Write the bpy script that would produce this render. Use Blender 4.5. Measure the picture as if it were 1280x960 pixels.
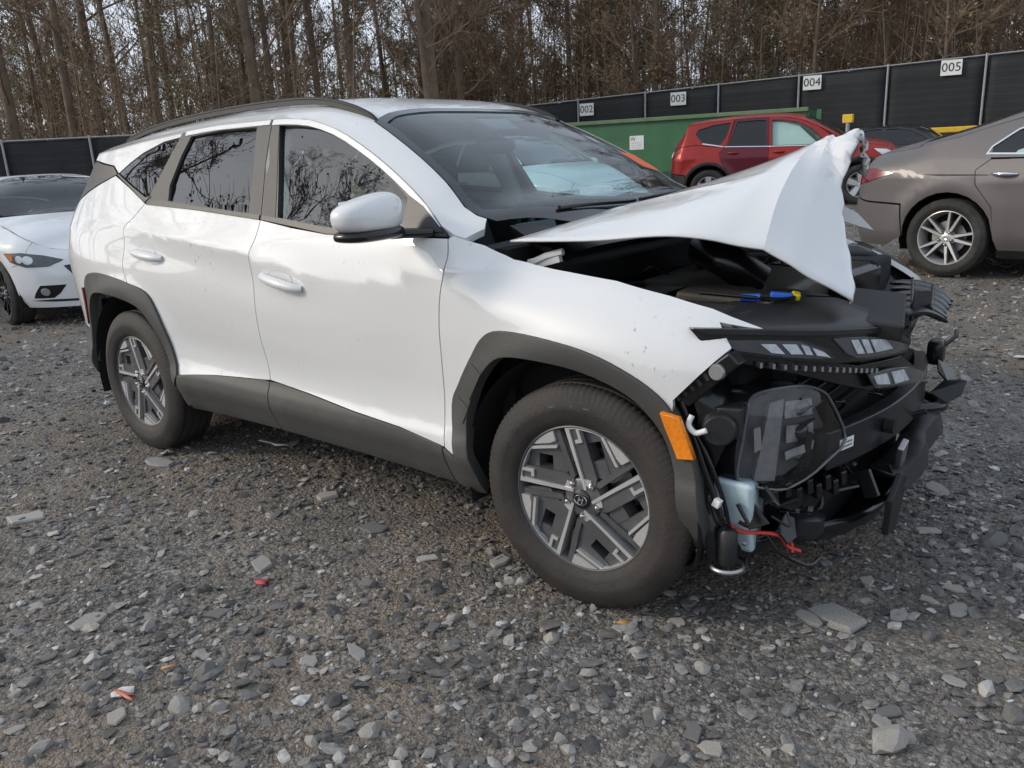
import bpy, bmesh, math, random
import numpy as np
from mathutils import Vector, Matrix, noise
for o in list(bpy.data.objects): bpy.data.objects.remove(o)
SC = bpy.context.scene
COL = SC.collection
rad = math.radians
rng = np.random.default_rng(7); random.seed(7)

# ------------------------------------------------------------------ camera, sky, sun, exposure
CAM_POS = Vector((4.1188, -2.839, 1.409)); YAW, PITCH, ROLL = .6947, .2725, -.0487
cd = bpy.data.cameras.new('camera'); cam = bpy.data.objects.new('camera', cd); COL.objects.link(cam)
fw = Vector((-math.sin(YAW)*math.cos(PITCH), math.cos(YAW)*math.cos(PITCH), -math.sin(PITCH)))
rt = Vector((math.cos(YAW), math.sin(YAW), 0)); up = rt.cross(fw)
rt2 = rt*math.cos(ROLL)+up*math.sin(ROLL); up2 = up*math.cos(ROLL)-rt*math.sin(ROLL)
mw = Matrix((rt2, up2, -fw)).transposed().to_4x4(); mw.translation = CAM_POS
cam.matrix_world = mw
cd.sensor_fit = 'HORIZONTAL'; cd.sensor_width = 36; cd.lens = 1024.5/1280*36; cd.clip_start = .05; cd.clip_end = 2000
SC.camera = cam
TO_SUN = Vector((-.70, -.62, .46)).normalized()
w = bpy.data.worlds.new('World'); SC.world = w; w.use_nodes = True
nt = w.node_tree; nt.nodes.clear()
out = nt.nodes.new('ShaderNodeOutputWorld'); bg = nt.nodes.new('ShaderNodeBackground')
sky = nt.nodes.new('ShaderNodeTexSky'); sky.sky_type = 'NISHITA'; sky.sun_disc = False
sky.sun_elevation = math.asin(TO_SUN.z); sky.sun_rotation = math.atan2(TO_SUN.x, TO_SUN.y)
sky.air_density = 1.0; sky.dust_density = 1.6; sky.ozone_density = 1.0
bw = nt.nodes.new('ShaderNodeRGBToBW'); mx = nt.nodes.new('ShaderNodeMix'); mx.data_type = 'RGBA'; mx.inputs[0].default_value = .62
tc = nt.nodes.new('ShaderNodeTexCoord'); mp = nt.nodes.new('ShaderNodeMapping'); mp.inputs['Scale'].default_value = (1.2, 1.2, 4.0)
nz = nt.nodes.new('ShaderNodeTexNoise'); nz.inputs['Scale'].default_value = 1.6; nz.inputs['Detail'].default_value = 6
cr = nt.nodes.new('ShaderNodeMapRange'); cr.inputs['From Min'].default_value = .38; cr.inputs['From Max'].default_value = .66
cr.inputs['To Min'].default_value = .92; cr.inputs['To Max'].default_value = 1.10
ml = nt.nodes.new('ShaderNodeMix'); ml.data_type = 'RGBA'; ml.blend_type = 'MULTIPLY'; ml.inputs[0].default_value = 1
L = nt.links.new
L(sky.outputs[0], bw.inputs[0]); L(sky.outputs[0], mx.inputs[6]); L(bw.outputs[0], mx.inputs[7])
L(tc.outputs['Generated'], mp.inputs[0]); L(mp.outputs[0], nz.inputs['Vector']); L(nz.outputs[0], cr.inputs[0])
vl = nt.nodes.new('ShaderNodeMix'); vl.data_type = 'RGBA'; vl.inputs[0].default_value = .62; vl.inputs[7].default_value = (5.1, 5.8, 6.8, 1)   # even veil of thin cloud
L(mx.outputs[2], vl.inputs[6]); L(vl.outputs[2], ml.inputs[6]); L(cr.outputs[0], ml.inputs[7]); L(ml.outputs[2], bg.inputs[0]); L(bg.outputs[0], out.inputs[0])
bg.inputs[1].default_value = .15
sd = bpy.data.lights.new('sun', 'SUN'); sun = bpy.data.objects.new('sun', sd); COL.objects.link(sun)
sd.energy = 1.5; sd.angle = rad(10); sd.color = (1, .88, .72)
sun.rotation_euler = TO_SUN.to_track_quat('Z', 'Y').to_euler(); sun.location = (-6, -6, 8)
SC.view_settings.view_transform = 'Standard'; SC.view_settings.look = 'None'
SC.view_settings.exposure = 0.25; SC.view_settings.gamma = 1
SC.render.engine = 'CYCLES'; SC.cycles.max_bounces = 7; SC.cycles.diffuse_bounces = 3; SC.cycles.glossy_bounces = 3; SC.cycles.transparent_max_bounces = 14; SC.cycles.use_adaptive_sampling = True; SC.cycles.adaptive_threshold = .02

# ------------------------------------------------------------------ helpers
def hermite(pts):
    xs = np.array([q[0] for q in pts], float); ys = np.array([q[1] for q in pts], float)
    h = np.diff(xs); d = np.diff(ys)/h; m = np.zeros(len(xs)); m[0] = d[0]; m[-1] = d[-1]
    for i in range(1, len(xs)-1):
        m[i] = 0 if d[i-1]*d[i] <= 0 else 3*(h[i-1]+h[i])/((2*h[i]+h[i-1])/d[i-1]+(h[i]+2*h[i-1])/d[i])
    def f(x):
        x = np.asarray(x, float); i = np.clip(np.searchsorted(xs, x)-1, 0, len(xs)-2)
        t = np.clip((x-xs[i])/h[i], 0, 1); t2 = t*t; t3 = t2*t
        return (2*t3-3*t2+1)*ys[i]+(t3-2*t2+t)*h[i]*m[i]+(3*t2-2*t3)*ys[i+1]+(t3-t2)*h[i]*m[i+1]
    return f
def sstep(a, b, x):
    t = np.clip((np.asarray(x, float)-a)/(b-a), 0, 1); return t*t*(3-2*t)
def curve2(pts, n=8, closed=False):
    """Catmull-Rom through 2D/3D points"""
    P = [np.array(q, float) for q in pts]; N = len(P); o = []
    for i in range(N if closed else N-1):
        p0 = P[i-1] if closed or i > 0 else 2*P[0]-P[1]; p1 = P[i]; p2 = P[(i+1) % N]
        p3 = P[(i+2) % N] if closed or i+2 < N else 2*P[-1]-P[-2]
        for k in range(n):
            t = k/n; o.append(.5*(2*p1+(p2-p0)*t+(2*p0-5*p1+4*p2-p3)*t*t+(3*p1-p0-3*p2+p3)*t**3))
    if not closed: o.append(P[-1])
    return [tuple(q) for q in o]
def link(name, me, mat, parent=None):
    o = bpy.data.objects.new(name, me); COL.objects.link(o)
    if mat is not None and len(me.materials) == 0:
        for m_ in (mat if isinstance(mat, (list, tuple)) else [mat]): me.materials.append(m_)
    if parent is not None: o.parent = parent
    return o
def tag(o, label, cat, group=None, kind=None):
    if label: o['label'] = label
    if cat: o['category'] = cat
    if group: o['group'] = group
    if kind: o['kind'] = kind
    return o
def thing(name, label, cat, loc=(0, 0, 0), rz=0, group=None):
    o = bpy.data.objects.new(name, None); COL.objects.link(o); o.location = loc; o.rotation_euler = (0, 0, rz)
    o.empty_display_size = .1
    return tag(o, label, cat, group)
def copy_tree(o, parent=None):
    c = o.copy(); COL.objects.link(c)
    if parent is not None: c.parent = parent
    for ch in list(o.children): copy_tree(ch, c)
    return c

class MB:
    def __init__(s): s.v = []; s.f = []; s.m = []; s.mi = 0
    def add(s, V, F):
        n = len(s.v); s.v += [tuple(q) for q in V]; s.f += [[i+n for i in f] for f in F]; s.m += [s.mi]*len(F); return s
    def box(s, c, d, rot=None, taper=1.0):
        x, y, z = d[0]/2, d[1]/2, d[2]/2
        V = [Vector((sx*x*(taper if sz > 0 else 1), sy*y*(taper if sz > 0 else 1), sz*z)) for sz in (-1, 1) for sy in (-1, 1) for sx in (-1, 1)]
        if rot is not None:
            R = rot if isinstance(rot, Matrix) else Matrix.Rotation(rot[2], 3, 'Z') @ Matrix.Rotation(rot[1], 3, 'Y') @ Matrix.Rotation(rot[0], 3, 'X')
            V = [R @ q for q in V]
        V = [q+Vector(c) for q in V]
        return s.add(V, [[0, 2, 3, 1], [4, 5, 7, 6], [0, 1, 5, 4], [2, 6, 7, 3], [0, 4, 6, 2], [1, 3, 7, 5]])
    def prism(s, poly, P, a, b):
        """poly 2D, P(u,v,h)->xyz, extruded from h=a to h=b"""
        n = len(poly); A = sum(poly[i][0]*poly[(i+1) % n][1]-poly[(i+1) % n][0]*poly[i][1] for i in range(n))
        if A < 0: poly = poly[::-1]
        V = [P(u, v, a) for u, v in poly]+[P(u, v, b) for u, v in poly]
        F = [list(range(n))[::-1], list(range(n, 2*n))]+[[i, (i+1) % n, n+(i+1) % n, n+i] for i in range(n)]
        return s.add(V, F)
    def tube(s, pts, r, seg=8, cap=True, flat=1.0):
        pts = [Vector(q) for q in pts]; n = len(pts); rr = r if isinstance(r, (list, tuple, np.ndarray)) else [r]*n
        V = []; ref = None
        for i, q in enumerate(pts):
            t = (pts[min(i+1, n-1)]-pts[max(i-1, 0)]).normalized()
            if ref is None: ref = Vector((0, 0, 1)) if abs(t.z) < .9 else Vector((1, 0, 0))
            a = (ref-t*ref.dot(t)).normalized(); b = t.cross(a); ref = a
            for k in range(seg):
                th = 2*math.pi*k/seg; V.append(q+(a*math.cos(th)*flat+b*math.sin(th))*rr[i])
        F = [[i*seg+k, i*seg+(k+1) % seg, (i+1)*seg+(k+1) % seg, (i+1)*seg+k] for i in range(n-1) for k in range(seg)]
        if cap: F += [list(range(seg))[::-1], [(n-1)*seg+k for k in range(seg)]]
        return s.add(V, F)
    def lathe(s, prof, seg=48, c=(0, 0, 0), mod=None, close=False):
        """prof [(r, y)] about the y axis"""
        n = len(prof); V = []
        for k in range(seg):
            th = 2*math.pi*k/seg
            for i, (r, y) in enumerate(prof):
                r2 = r if mod is None else mod(i, k, r)
                V.append((c[0]+r2*math.cos(th), c[1]+y, c[2]+r2*math.sin(th)))
        F = [[k*n+i, k*n+i+1, ((k+1) % seg)*n+i+1, ((k+1) % seg)*n+i] for k in range(seg) for i in range(n-1)]
        if close: F += [[k*n+n-1, k*n, ((k+1) % seg)*n, ((k+1) % seg)*n+n-1] for k in range(seg)]
        return s.add(V, F)
    def grid(s, rows):
        n = len(rows[0]); V = [q for r in rows for q in r]
        return s.add(V, [[i*n+k, i*n+k+1, (i+1)*n+k+1, (i+1)*n+k] for i in range(len(rows)-1) for k in range(n-1)])
    def mesh(s, name, smooth=None):
        me = bpy.data.meshes.new(name); me.from_pydata([tuple(q) for q in s.v], [], s.f); me.update()
        if any(s.m): me.polygons.foreach_set('material_index', s.m)
        bm = bmesh.new(); bm.from_mesh(me); bmesh.ops.recalc_face_normals(bm, faces=bm.faces); bm.to_mesh(me); bm.free()
        if smooth is not None:
            me.polygons.foreach_set('use_smooth', [True]*len(me.polygons))
            if smooth < 180: me.set_sharp_from_angle(angle=rad(smooth))
        return me
    def build(s, name, mat, parent=None, smooth=None, bevel=0, seg=2, sub=0, solid=0):
        o = link(name, s.mesh(name, smooth), mat, parent)
        if solid:
            k = o.modifiers.new('s', 'SOLIDIFY'); k.thickness = solid; k.offset = -1
        if bevel:
            k = o.modifiers.new('b', 'BEVEL'); k.width = bevel; k.segments = seg; k.limit_method = 'ANGLE'; k.angle_limit = rad(40); k.harden_normals = smooth is not None
        if sub:
            k = o.modifiers.new('u', 'SUBSURF'); k.levels = sub; k.render_levels = sub
        return o

# ---- surface panels: a 2D outline filled with a grid and mapped onto a body surface F(u,v)->(N,3)
def inset_poly(poly, d):
    P = [np.array(q, float) for q in poly]; n = len(P)
    A = sum(P[i][0]*P[(i+1) % n][1]-P[(i+1) % n][0]*P[i][1] for i in range(n))
    if A < 0: P = P[::-1]
    Q = [P[0]]
    for q in P[1:]:
        if np.linalg.norm(q-Q[-1]) > 1e-5: Q.append(q)
    if np.linalg.norm(Q[0]-Q[-1]) < 1e-5: Q.pop()
    P = Q; n = len(P); o = []
    for i in range(n):
        a = P[i]-P[i-1]; b = P[(i+1) % n]-P[i]
        na = np.array([-a[1], a[0]])/np.linalg.norm(a); nb = np.array([-b[1], b[0]])/np.linalg.norm(b)
        m_ = na+nb; l = m_@m_
        m_ = m_*(2/l) if l > .3 else na
        k = np.linalg.norm(m_); m_ = m_*min(1, 2.5/k)
        o.append(P[i]+m_*d)
    return o
def fd_normals(F, U, V, e):
    e1, e2 = e
    a = F(U+e1, V)-F(U-e1, V); b = F(U, V+e2)-F(U, V-e2)
    n = np.cross(a, b); return n/np.maximum(np.linalg.norm(n, axis=1), 1e-12)[:, None]
def fill2d(poly, step):
    bm = bmesh.new(); vs = [bm.verts.new((q[0], q[1], 0)) for q in poly]; bm.faces.new(vs); bm.normal_update()
    bmesh.ops.triangulate(bm, faces=bm.faces[:], ngon_method='EAR_CLIP')
    P = np.array([[q[0], q[1]] for q in poly]); lo = P.min(0); hi = P.max(0)
    for ax in (0, 1):
        n = max(1, int(round((hi[ax]-lo[ax])/step[ax])))
        for k in range(1, n):
            co = [0, 0, 0]; co[ax] = lo[ax]+(hi[ax]-lo[ax])*k/n+1e-5; no = [0, 0, 0]; no[ax] = 1
            bmesh.ops.bisect_plane(bm, geom=bm.verts[:]+bm.edges[:]+bm.faces[:], plane_co=co, plane_no=no, dist=1e-5)
    bm.normal_update(); bm.verts.index_update()
    UV = np.array([[v.co.x, v.co.y] for v in bm.verts]); fs = []
    for f in bm.faces:
        ids = [v.index for v in f.verts]; fs.append(ids if f.normal.z > 0 else ids[::-1])
    bm.free(); return UV, fs
def boundary(fs):
    ed = {}
    for f in fs:
        for i in range(len(f)): ed[(f[i], f[(i+1) % len(f)])] = 1
    return [e for e in ed if (e[1], e[0]) not in ed]
def surf_mesh(name, UV, fs, F, off, thick, eps, mirror, flip=False, rnd=0):
    U, V = UV[:, 0], UV[:, 1]
    P = F(U, V); N = fd_normals(F, U, V, eps)
    if flip: N = -N
    P = P+N*off; faces = [list(f) for f in fs]; ln = []
    if flip: faces = [f[::-1] for f in faces]
    for f in faces: ln += [N[i] for i in f]
    Pall = [P]; n0 = len(P)
    if thick:
        be = boundary(faces); ids = sorted({i for e in be for i in e}); mp_ = {i: k for k, i in enumerate(ids)}
        out_ = np.zeros((len(ids), 3))
        for a, b in be:
            t = P[b]-P[a]; t /= max(np.linalg.norm(t), 1e-9); o_ = np.cross(t, N[a]); out_[mp_[a]] += o_; out_[mp_[b]] += o_
        out_ /= np.maximum(np.linalg.norm(out_, axis=1), 1e-9)[:, None]
        A = P[ids]; nn = N[ids]
        rings = [(A, nn)]
        if rnd: rings.append((A-nn*rnd*.3+out_*rnd*.7*0.6, (nn+out_)/1.414)); rings.append((A-nn*rnd+out_*rnd*.6, out_))
        rings.append((A-nn*thick+out_*(rnd*.6 if rnd else 0), out_))
        base = n0; K = len(ids)
        for R_, _ in rings: Pall.append(R_)
        for a, b in be:
            for r in range(len(rings)-1):
                i0 = base+r*K+mp_[a]; i1 = base+r*K+mp_[b]; j0 = i0+K; j1 = i1+K
                faces.append([i1, i0, j0, j1])
                if rnd: ln += [rings[r][1][mp_[b]], rings[r][1][mp_[a]], rings[r+1][1][mp_[a]], rings[r+1][1][mp_[b]]]
                else: ln += [out_[mp_[b]], out_[mp_[a]], out_[mp_[a]], out_[mp_[b]]]
    P = np.concatenate(Pall); ln = np.array(ln)
    if mirror:
        P = P*np.array([1, -1, 1]); ln = ln*np.array([1, -1, 1]); k = 0; l2 = []
        for f in faces: l2.append(ln[k:k+len(f)][::-1]); k += len(f)
        ln = np.concatenate(l2); faces = [f[::-1] for f in faces]
    me = bpy.data.meshes.new(name); me.from_pydata(P.tolist(), [], faces); me.update()
    me.polygons.foreach_set('use_smooth', [True]*len(me.polygons))
    me.normals_split_custom_set(ln.tolist())
    return me
def panel(name, poly, F, mat, parent, off=0, thick=.02, step=(.045, .045), gap=.0025, mirror=False, eps=(.004, .004), rnd=.0, flip=False):
    UV, fs = fill2d(inset_poly(poly, gap), step)
    o = link(name, surf_mesh(name, UV, fs, F, off, thick, eps, mirror, flip, rnd), mat, parent); return o
def ray_poly(c, th, poly):
    d = np.array([math.cos(th), math.sin(th)]); best = None
    for i in range(len(poly)):
        a = np.array(poly[i-1])-c; b = np.array(poly[i])-c; e = b-a; den = d[0]*e[1]-d[1]*e[0]
        if abs(den) < 1e-12: continue
        t = (a[0]*e[1]-a[1]*e[0])/den; s_ = (a[0]*d[1]-a[1]*d[0])/den
        if t > 0 and -1e-9 <= s_ <= 1+1e-9 and (best is None or t > best): best = t
    return c+d*(best or 0)
def ring(name, outer, inner, F, mat, parent, off=0, thick=.02, gap=(.0025, 0), mirror=False, eps=(.004, .004), nd=3, rnd=0, m=64):
    outer = inset_poly(outer, gap[0]); inner = inset_poly(inner, -gap[1]) if gap[1] else [np.array(q) for q in inner]
    c = np.mean(np.array(inner), 0)
    ths = sorted(set([round(math.atan2(q[1]-c[1], q[0]-c[0]), 5) for q in list(outer)+list(inner)]+[round(-math.pi+2*math.pi*k/m, 5) for k in range(m)]))
    UV = []; n = len(ths)
    for th in ths:
        a = ray_poly(c, th, outer); b = ray_poly(c, th, inner)
        for k in range(nd+1): UV.append(a+(b-a)*k/nd)
    UV = np.array(UV); K = nd+1
    fs = [[i*K+k, ((i+1) % n)*K+k, ((i+1) % n)*K+k+1, i*K+k+1] for i in range(n) for k in range(nd)]
    return link(name, surf_mesh(name, UV, fs, F, off, thick, eps, mirror, False, rnd), mat, parent)

class Body:
    """car skin: side(s,z) and top(s,t); s runs along the car and wraps round both ends"""
    def __init__(s, sec, ze, crown, plan, p=3.0, shift=None, extra=None):
        s.sec = hermite(sec); s.zef = hermite(ze); s.cr = hermite(crown)
        s.xs = hermite([(a, b) for a, b, c in plan]); s.ks = hermite([(a, c) for a, b, c in plan])
        s.p = p; s.shift = shift; s.extra = extra
    def side(s, S, Z):
        S = np.asarray(S, float); Z = np.asarray(Z, float)
        x = s.xs(S); wv = s.sec(Z)
        if s.extra is not None: wv = wv+s.extra(S, Z)
        wv = wv*s.ks(S)
        if s.shift is not None: x = x+s.shift(S, Z)
        return np.stack([x, -wv, Z], 1)
    def top(s, S, T):
        S = np.asarray(S, float); T = np.asarray(T, float)
        z = s.zef(S); e = s.side(S, z)
        return np.stack([e[:, 0], T*-e[:, 1], z+s.cr(S)*(1-np.abs(np.clip(T, -1, 1))**s.p)], 1)
    def pt(s, S, Z, off=0):
        q = s.side(np.array([S]), np.array([Z]))[0]
        return Vector((q[0], q[1]-off, q[2]))

# ------------------------------------------------------------------ materials
def mk(name, col, rough=.5, metal=0, coat=0, var=0, vs=8, bump=0, bs=60, spec=.5, dirt=None, dscale=3, dmin=.5, dmax=.75, specks=0):
    m_ = bpy.data.materials.new(name); m_.use_nodes = True; t = m_.node_tree; b = t.nodes['Principled BSDF']
    b.inputs['Base Color'].default_value = (*col, 1); b.inputs['Roughness'].default_value = rough; b.inputs['Metallic'].default_value = metal
    b.inputs['Coat Weight'].default_value = coat; b.inputs['Coat Roughness'].default_value = .02; b.inputs['Specular IOR Level'].default_value = spec
    tcn = t.nodes.new('ShaderNodeTexCoord')
    if var or dirt:
        n1 = t.nodes.new('ShaderNodeTexNoise'); n1.inputs['Scale'].default_value = vs; n1.inputs['Detail'].default_value = 6; n1.inputs['Roughness'].default_value = .65
        t.links.new(tcn.outputs['Object'], n1.inputs['Vector'])
        mr = t.nodes.new('ShaderNodeMapRange'); mr.inputs[1].default_value = .3; mr.inputs[2].default_value = .7; mr.inputs[3].default_value = 1-var; mr.inputs[4].default_value = 1+var
        t.links.new(n1.outputs[0], mr.inputs[0])
        mu = t.nodes.new('ShaderNodeMix'); mu.data_type = 'RGBA'; mu.blend_type = 'MULTIPLY'; mu.inputs[0].default_value = 1
        mu.inputs[6].default_value = (*col, 1); t.links.new(mr.outputs[0], mu.inputs[7]); last = mu.outputs[2]
        if dirt:
            n2 = t.nodes.new('ShaderNodeTexNoise'); n2.inputs['Scale'].default_value = dscale; n2.inputs['Detail'].default_value = 9; n2.inputs['Roughness'].default_value = .7
            t.links.new(tcn.outputs['Object'], n2.inputs['Vector'])
            m2 = t.nodes.new('ShaderNodeMapRange'); m2.inputs[1].default_value = dmin; m2.inputs[2].default_value = dmax; m2.inputs[3].default_value = 0; m2.inputs[4].default_value = .85
            t.links.new(n2.outputs[0], m2.inputs[0])
            mm = t.nodes.new('ShaderNodeMix'); mm.data_type = 'RGBA'; t.links.new(m2.outputs[0], mm.inputs[0]); t.links.new(last, mm.inputs[6]); mm.inputs[7].default_value = (*dirt, 1)
            last = mm.outputs[2]
            ra = t.nodes.new('ShaderNodeMapRange'); ra.inputs[3].default_value = rough; ra.inputs[4].default_value = max(rough, .75)
            t.links.new(m2.outputs[0], ra.inputs[0]); t.links.new(ra.outputs[0], b.inputs['Roughness'])
        if specks:   # clustered grime flecks and light scuffs
            mpn = t.nodes.new('ShaderNodeMapping'); mpn.inputs['Scale'].default_value = (1, 1, .55); mpn.inputs['Rotation'].default_value = (0, .6, 0); t.links.new(tcn.outputs['Object'], mpn.inputs[0])
            s1 = t.nodes.new('ShaderNodeTexNoise'); s1.inputs['Scale'].default_value = 60; s1.inputs['Detail'].default_value = 3; t.links.new(mpn.outputs[0], s1.inputs['Vector'])
            s2_ = t.nodes.new('ShaderNodeTexNoise'); s2_.inputs['Scale'].default_value = 2.1; s2_.inputs['Detail'].default_value = 3; t.links.new(tcn.outputs['Object'], s2_.inputs['Vector'])
            a1 = t.nodes.new('ShaderNodeMapRange'); a1.inputs[1].default_value = .66; a1.inputs[2].default_value = .74; t.links.new(s1.outputs[0], a1.inputs[0])
            a2 = t.nodes.new('ShaderNodeMapRange'); a2.inputs[1].default_value = .52; a2.inputs[2].default_value = .66; a2.inputs[4].default_value = specks; t.links.new(s2_.outputs[0], a2.inputs[0])
            a3 = t.nodes.new('ShaderNodeMath'); a3.operation = 'MULTIPLY'; t.links.new(a1.outputs[0], a3.inputs[0]); t.links.new(a2.outputs[0], a3.inputs[1])
            mm2 = t.nodes.new('ShaderNodeMix'); mm2.data_type = 'RGBA'; t.links.new(a3.outputs[0], mm2.inputs[0]); t.links.new(last, mm2.inputs[6]); mm2.inputs[7].default_value = (.16, .15, .14, 1); last = mm2.outputs[2]
        t.links.new(last, b.inputs['Base Color'])
    if bump:
        n3 = t.nodes.new('ShaderNodeTexNoise'); n3.inputs['Scale'].default_value = bs; n3.inputs['Detail'].default_value = 5
        t.links.new(tcn.outputs['Object'], n3.inputs['Vector'])
        bp = t.nodes.new('ShaderNodeBump'); bp.inputs['Strength'].default_value = bump; bp.inputs['Distance'].default_value = .01
        t.links.new(n3.outputs[0], bp.inputs['Height']); t.links.new(bp.outputs[0], b.inputs['Normal'])
    return m_
def glass(name, tint, ior=1.5, refl=1.0, haze=0):
    m_ = bpy.data.materials.new(name); m_.use_nodes = True; t = m_.node_tree; t.nodes.clear()
    o = t.nodes.new('ShaderNodeOutputMaterial'); tr = t.nodes.new('ShaderNodeBsdfTransparent'); gl = t.nodes.new('ShaderNodeBsdfGlossy')
    gl.inputs['Roughness'].default_value = 0; tr.inputs[0].default_value = (*tint, 1)
    fr = t.nodes.new('ShaderNodeFresnel'); ge = t.nodes.new('ShaderNodeNewGeometry'); mi = t.nodes.new('ShaderNodeMapRange'); mi.inputs[3].default_value = ior; mi.inputs[4].default_value = 1/ior
    t.links.new(ge.outputs['Backfacing'], mi.inputs[0]); t.links.new(mi.outputs[0], fr.inputs[0])   # a thin pane reflects alike from both sides
    mu = t.nodes.new('ShaderNodeMath'); mu.operation = 'MULTIPLY'; mu.inputs[1].default_value = refl; mu.use_clamp = True
    mxs = t.nodes.new('ShaderNodeMixShader')
    tcn = t.nodes.new('ShaderNodeTexCoord')
    t.links.new(fr.outputs[0], mu.inputs[0]); t.links.new(mu.outputs[0], mxs.inputs[0])
    src = tr.outputs[0]
    if haze:
        df = t.nodes.new('ShaderNodeBsdfDiffuse'); df.inputs[0].default_value = (.46, .58, .64, 1); m3 = t.nodes.new('ShaderNodeMixShader')
        n4 = t.nodes.new('ShaderNodeTexNoise'); n4.inputs['Scale'].default_value = 2.2; n4.inputs['Detail'].default_value = 8
        m4 = t.nodes.new('ShaderNodeMapRange'); m4.inputs[1].default_value = .35; m4.inputs[2].default_value = .75; m4.inputs[3].default_value = haze*.5; m4.inputs[4].default_value = haze*1.5
        t.links.new(tcn.outputs['Object'], n4.inputs[0]); t.links.new(n4.outputs[0], m4.inputs[0]); t.links.new(m4.outputs[0], m3.inputs[0])
        t.links.new(tr.outputs[0], m3.inputs[1]); t.links.new(df.outputs[0], m3.inputs[2]); src = m3.outputs[0]
    t.links.new(src, mxs.inputs[1]); t.links.new(gl.outputs[0], mxs.inputs[2]); t.links.new(mxs.outputs[0], o.inputs[0])
    return m_
M = dict(
 white=mk('white_paint', (.69, .69, .685), .45, coat=1.0, var=.015, vs=3, dirt=(.55, .53, .5), dscale=2.4, dmin=.56, dmax=1.25, specks=.75),
 white2=mk('white_paint_cool', (.72, .73, .74), .4, coat=.8, var=.02, vs=2),
 trim=mk('grey_plastic', (.062, .060, .056), .55, var=.10, vs=5, bump=.15, bs=220, dirt=(.13, .12, .105), dscale=4, dmin=.54, dmax=1.0),
 trimd=mk('dark_plastic', (.020, .020, .021), .42, var=.1, bump=.1, bs=200, dirt=(.07, .066, .06), dscale=5, dmin=.58, dmax=1.05),
 black=mk('black_plastic', (.008, .008, .009), .24, var=.2, vs=9, dirt=(.03, .028, .026), dscale=7, dmin=.62, dmax=1.1),
 gloss=mk('gloss_black', (.012, .012, .014), .12, coat=.4),
 satin=mk('satin_black', (.014, .015, .017), .28, var=.1, dirt=(.06, .06, .06), dscale=5, dmin=.58, dmax=1.15),
 void=mk('underbody_black', (.008, .008, .008), .9),
 rubber=mk('tyre_rubber', (.020, .018, .017), .7, var=.2, vs=6, bump=.2, bs=90, dirt=(.075, .058, .046), dscale=3.5, dmin=.38, dmax=.95),
 rubber2=mk('tyre_rubber_far', (.025, .024, .023), .8, var=.2, vs=6, dirt=(.11, .1, .085), dscale=3, dmin=.45, dmax=.9),
 alloy=mk('machined_alloy', (.66, .65, .63), .34, metal=.55, var=.08, vs=12),
 wheeld=mk('dark_wheel_paint', (.105, .106, .11), .38, metal=.3, var=.15, dirt=(.18, .16, .14), dscale=6, dmin=.5, dmax=1.0),
 steel=mk('brushed_steel', (.42, .42, .42), .4, metal=.9, var=.1),
 chrome=mk('chrome', (.75, .75, .76), .12, metal=1),
 glass=glass('window_glass', (.74, .86, .84), 1.52, 1.75),
 wglass=glass('windshield_glass', (.60, .82, .86), 1.5, 1.25, haze=.018),
 pglass=glass('privacy_glass', (.10, .105, .11), 1.52, 1.6),
 dglass=glass('dark_far_glass', (.16, .19, .2), 1.52, 1.7),
 clear=glass('lamp_lens', (.88, .9, .92), 1.5, 1.2),
 smoke=glass('smoked_lens', (.86, .87, .88), 1.5, 1.25),
 reflector=mk('lamp_reflector', (.82, .83, .85), .22, metal=.1, var=.25, vs=30),
 lampchrome=mk('lamp_chrome', (.42, .43, .45), .22, metal=.5, var=.3, vs=40),
 lampgrey=mk('lamp_inner_grey', (.085, .088, .093), .32, var=.3),
 orange=mk('orange_lens', (.85, .25, .015), .25, coat=.5, var=.15, vs=80),
 red=mk('red_lens', (.17, .010, .014), .2, coat=.5, var=.2, vs=40),
 blue=mk('blue_plastic', (.03, .13, .6), .4), yellow=mk('yellow_plastic', (.75, .6, .02), .4),
 wire=mk('red_wire', (.55, .03, .02), .45), tank=mk('washer_tank', (.50, .62, .66), .4, var=.15, vs=14, dirt=(.2, .22, .22), dscale=12, dmin=.5, dmax=.9),
 beige=mk('engine_cover_brown', (.055, .048, .036), .6, var=.25, dirt=(.12, .1, .075), dscale=6),
 paper=mk('paper_label', (.75, .75, .73), .7, var=.05), ink=mk('print_black', (.02, .02, .02), .6),
 sticker=mk('orange_sticker', (.85, .14, .03), .6, var=.1),
 seat=mk('seat_fabric', (.035, .036, .04), .85, var=.15), dash=mk('dashboard', (.02, .022, .025), .6, var=.1),
 liner=mk('headliner', (.32, .32, .3), .9), curtain=mk('airbag_cloth', (.72, .78, .74), .8, var=.06, vs=4, bump=.5, bs=9),
)
M['railb'] = mk('rail_matt_black', (.010, .010, .010), .6)
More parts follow.
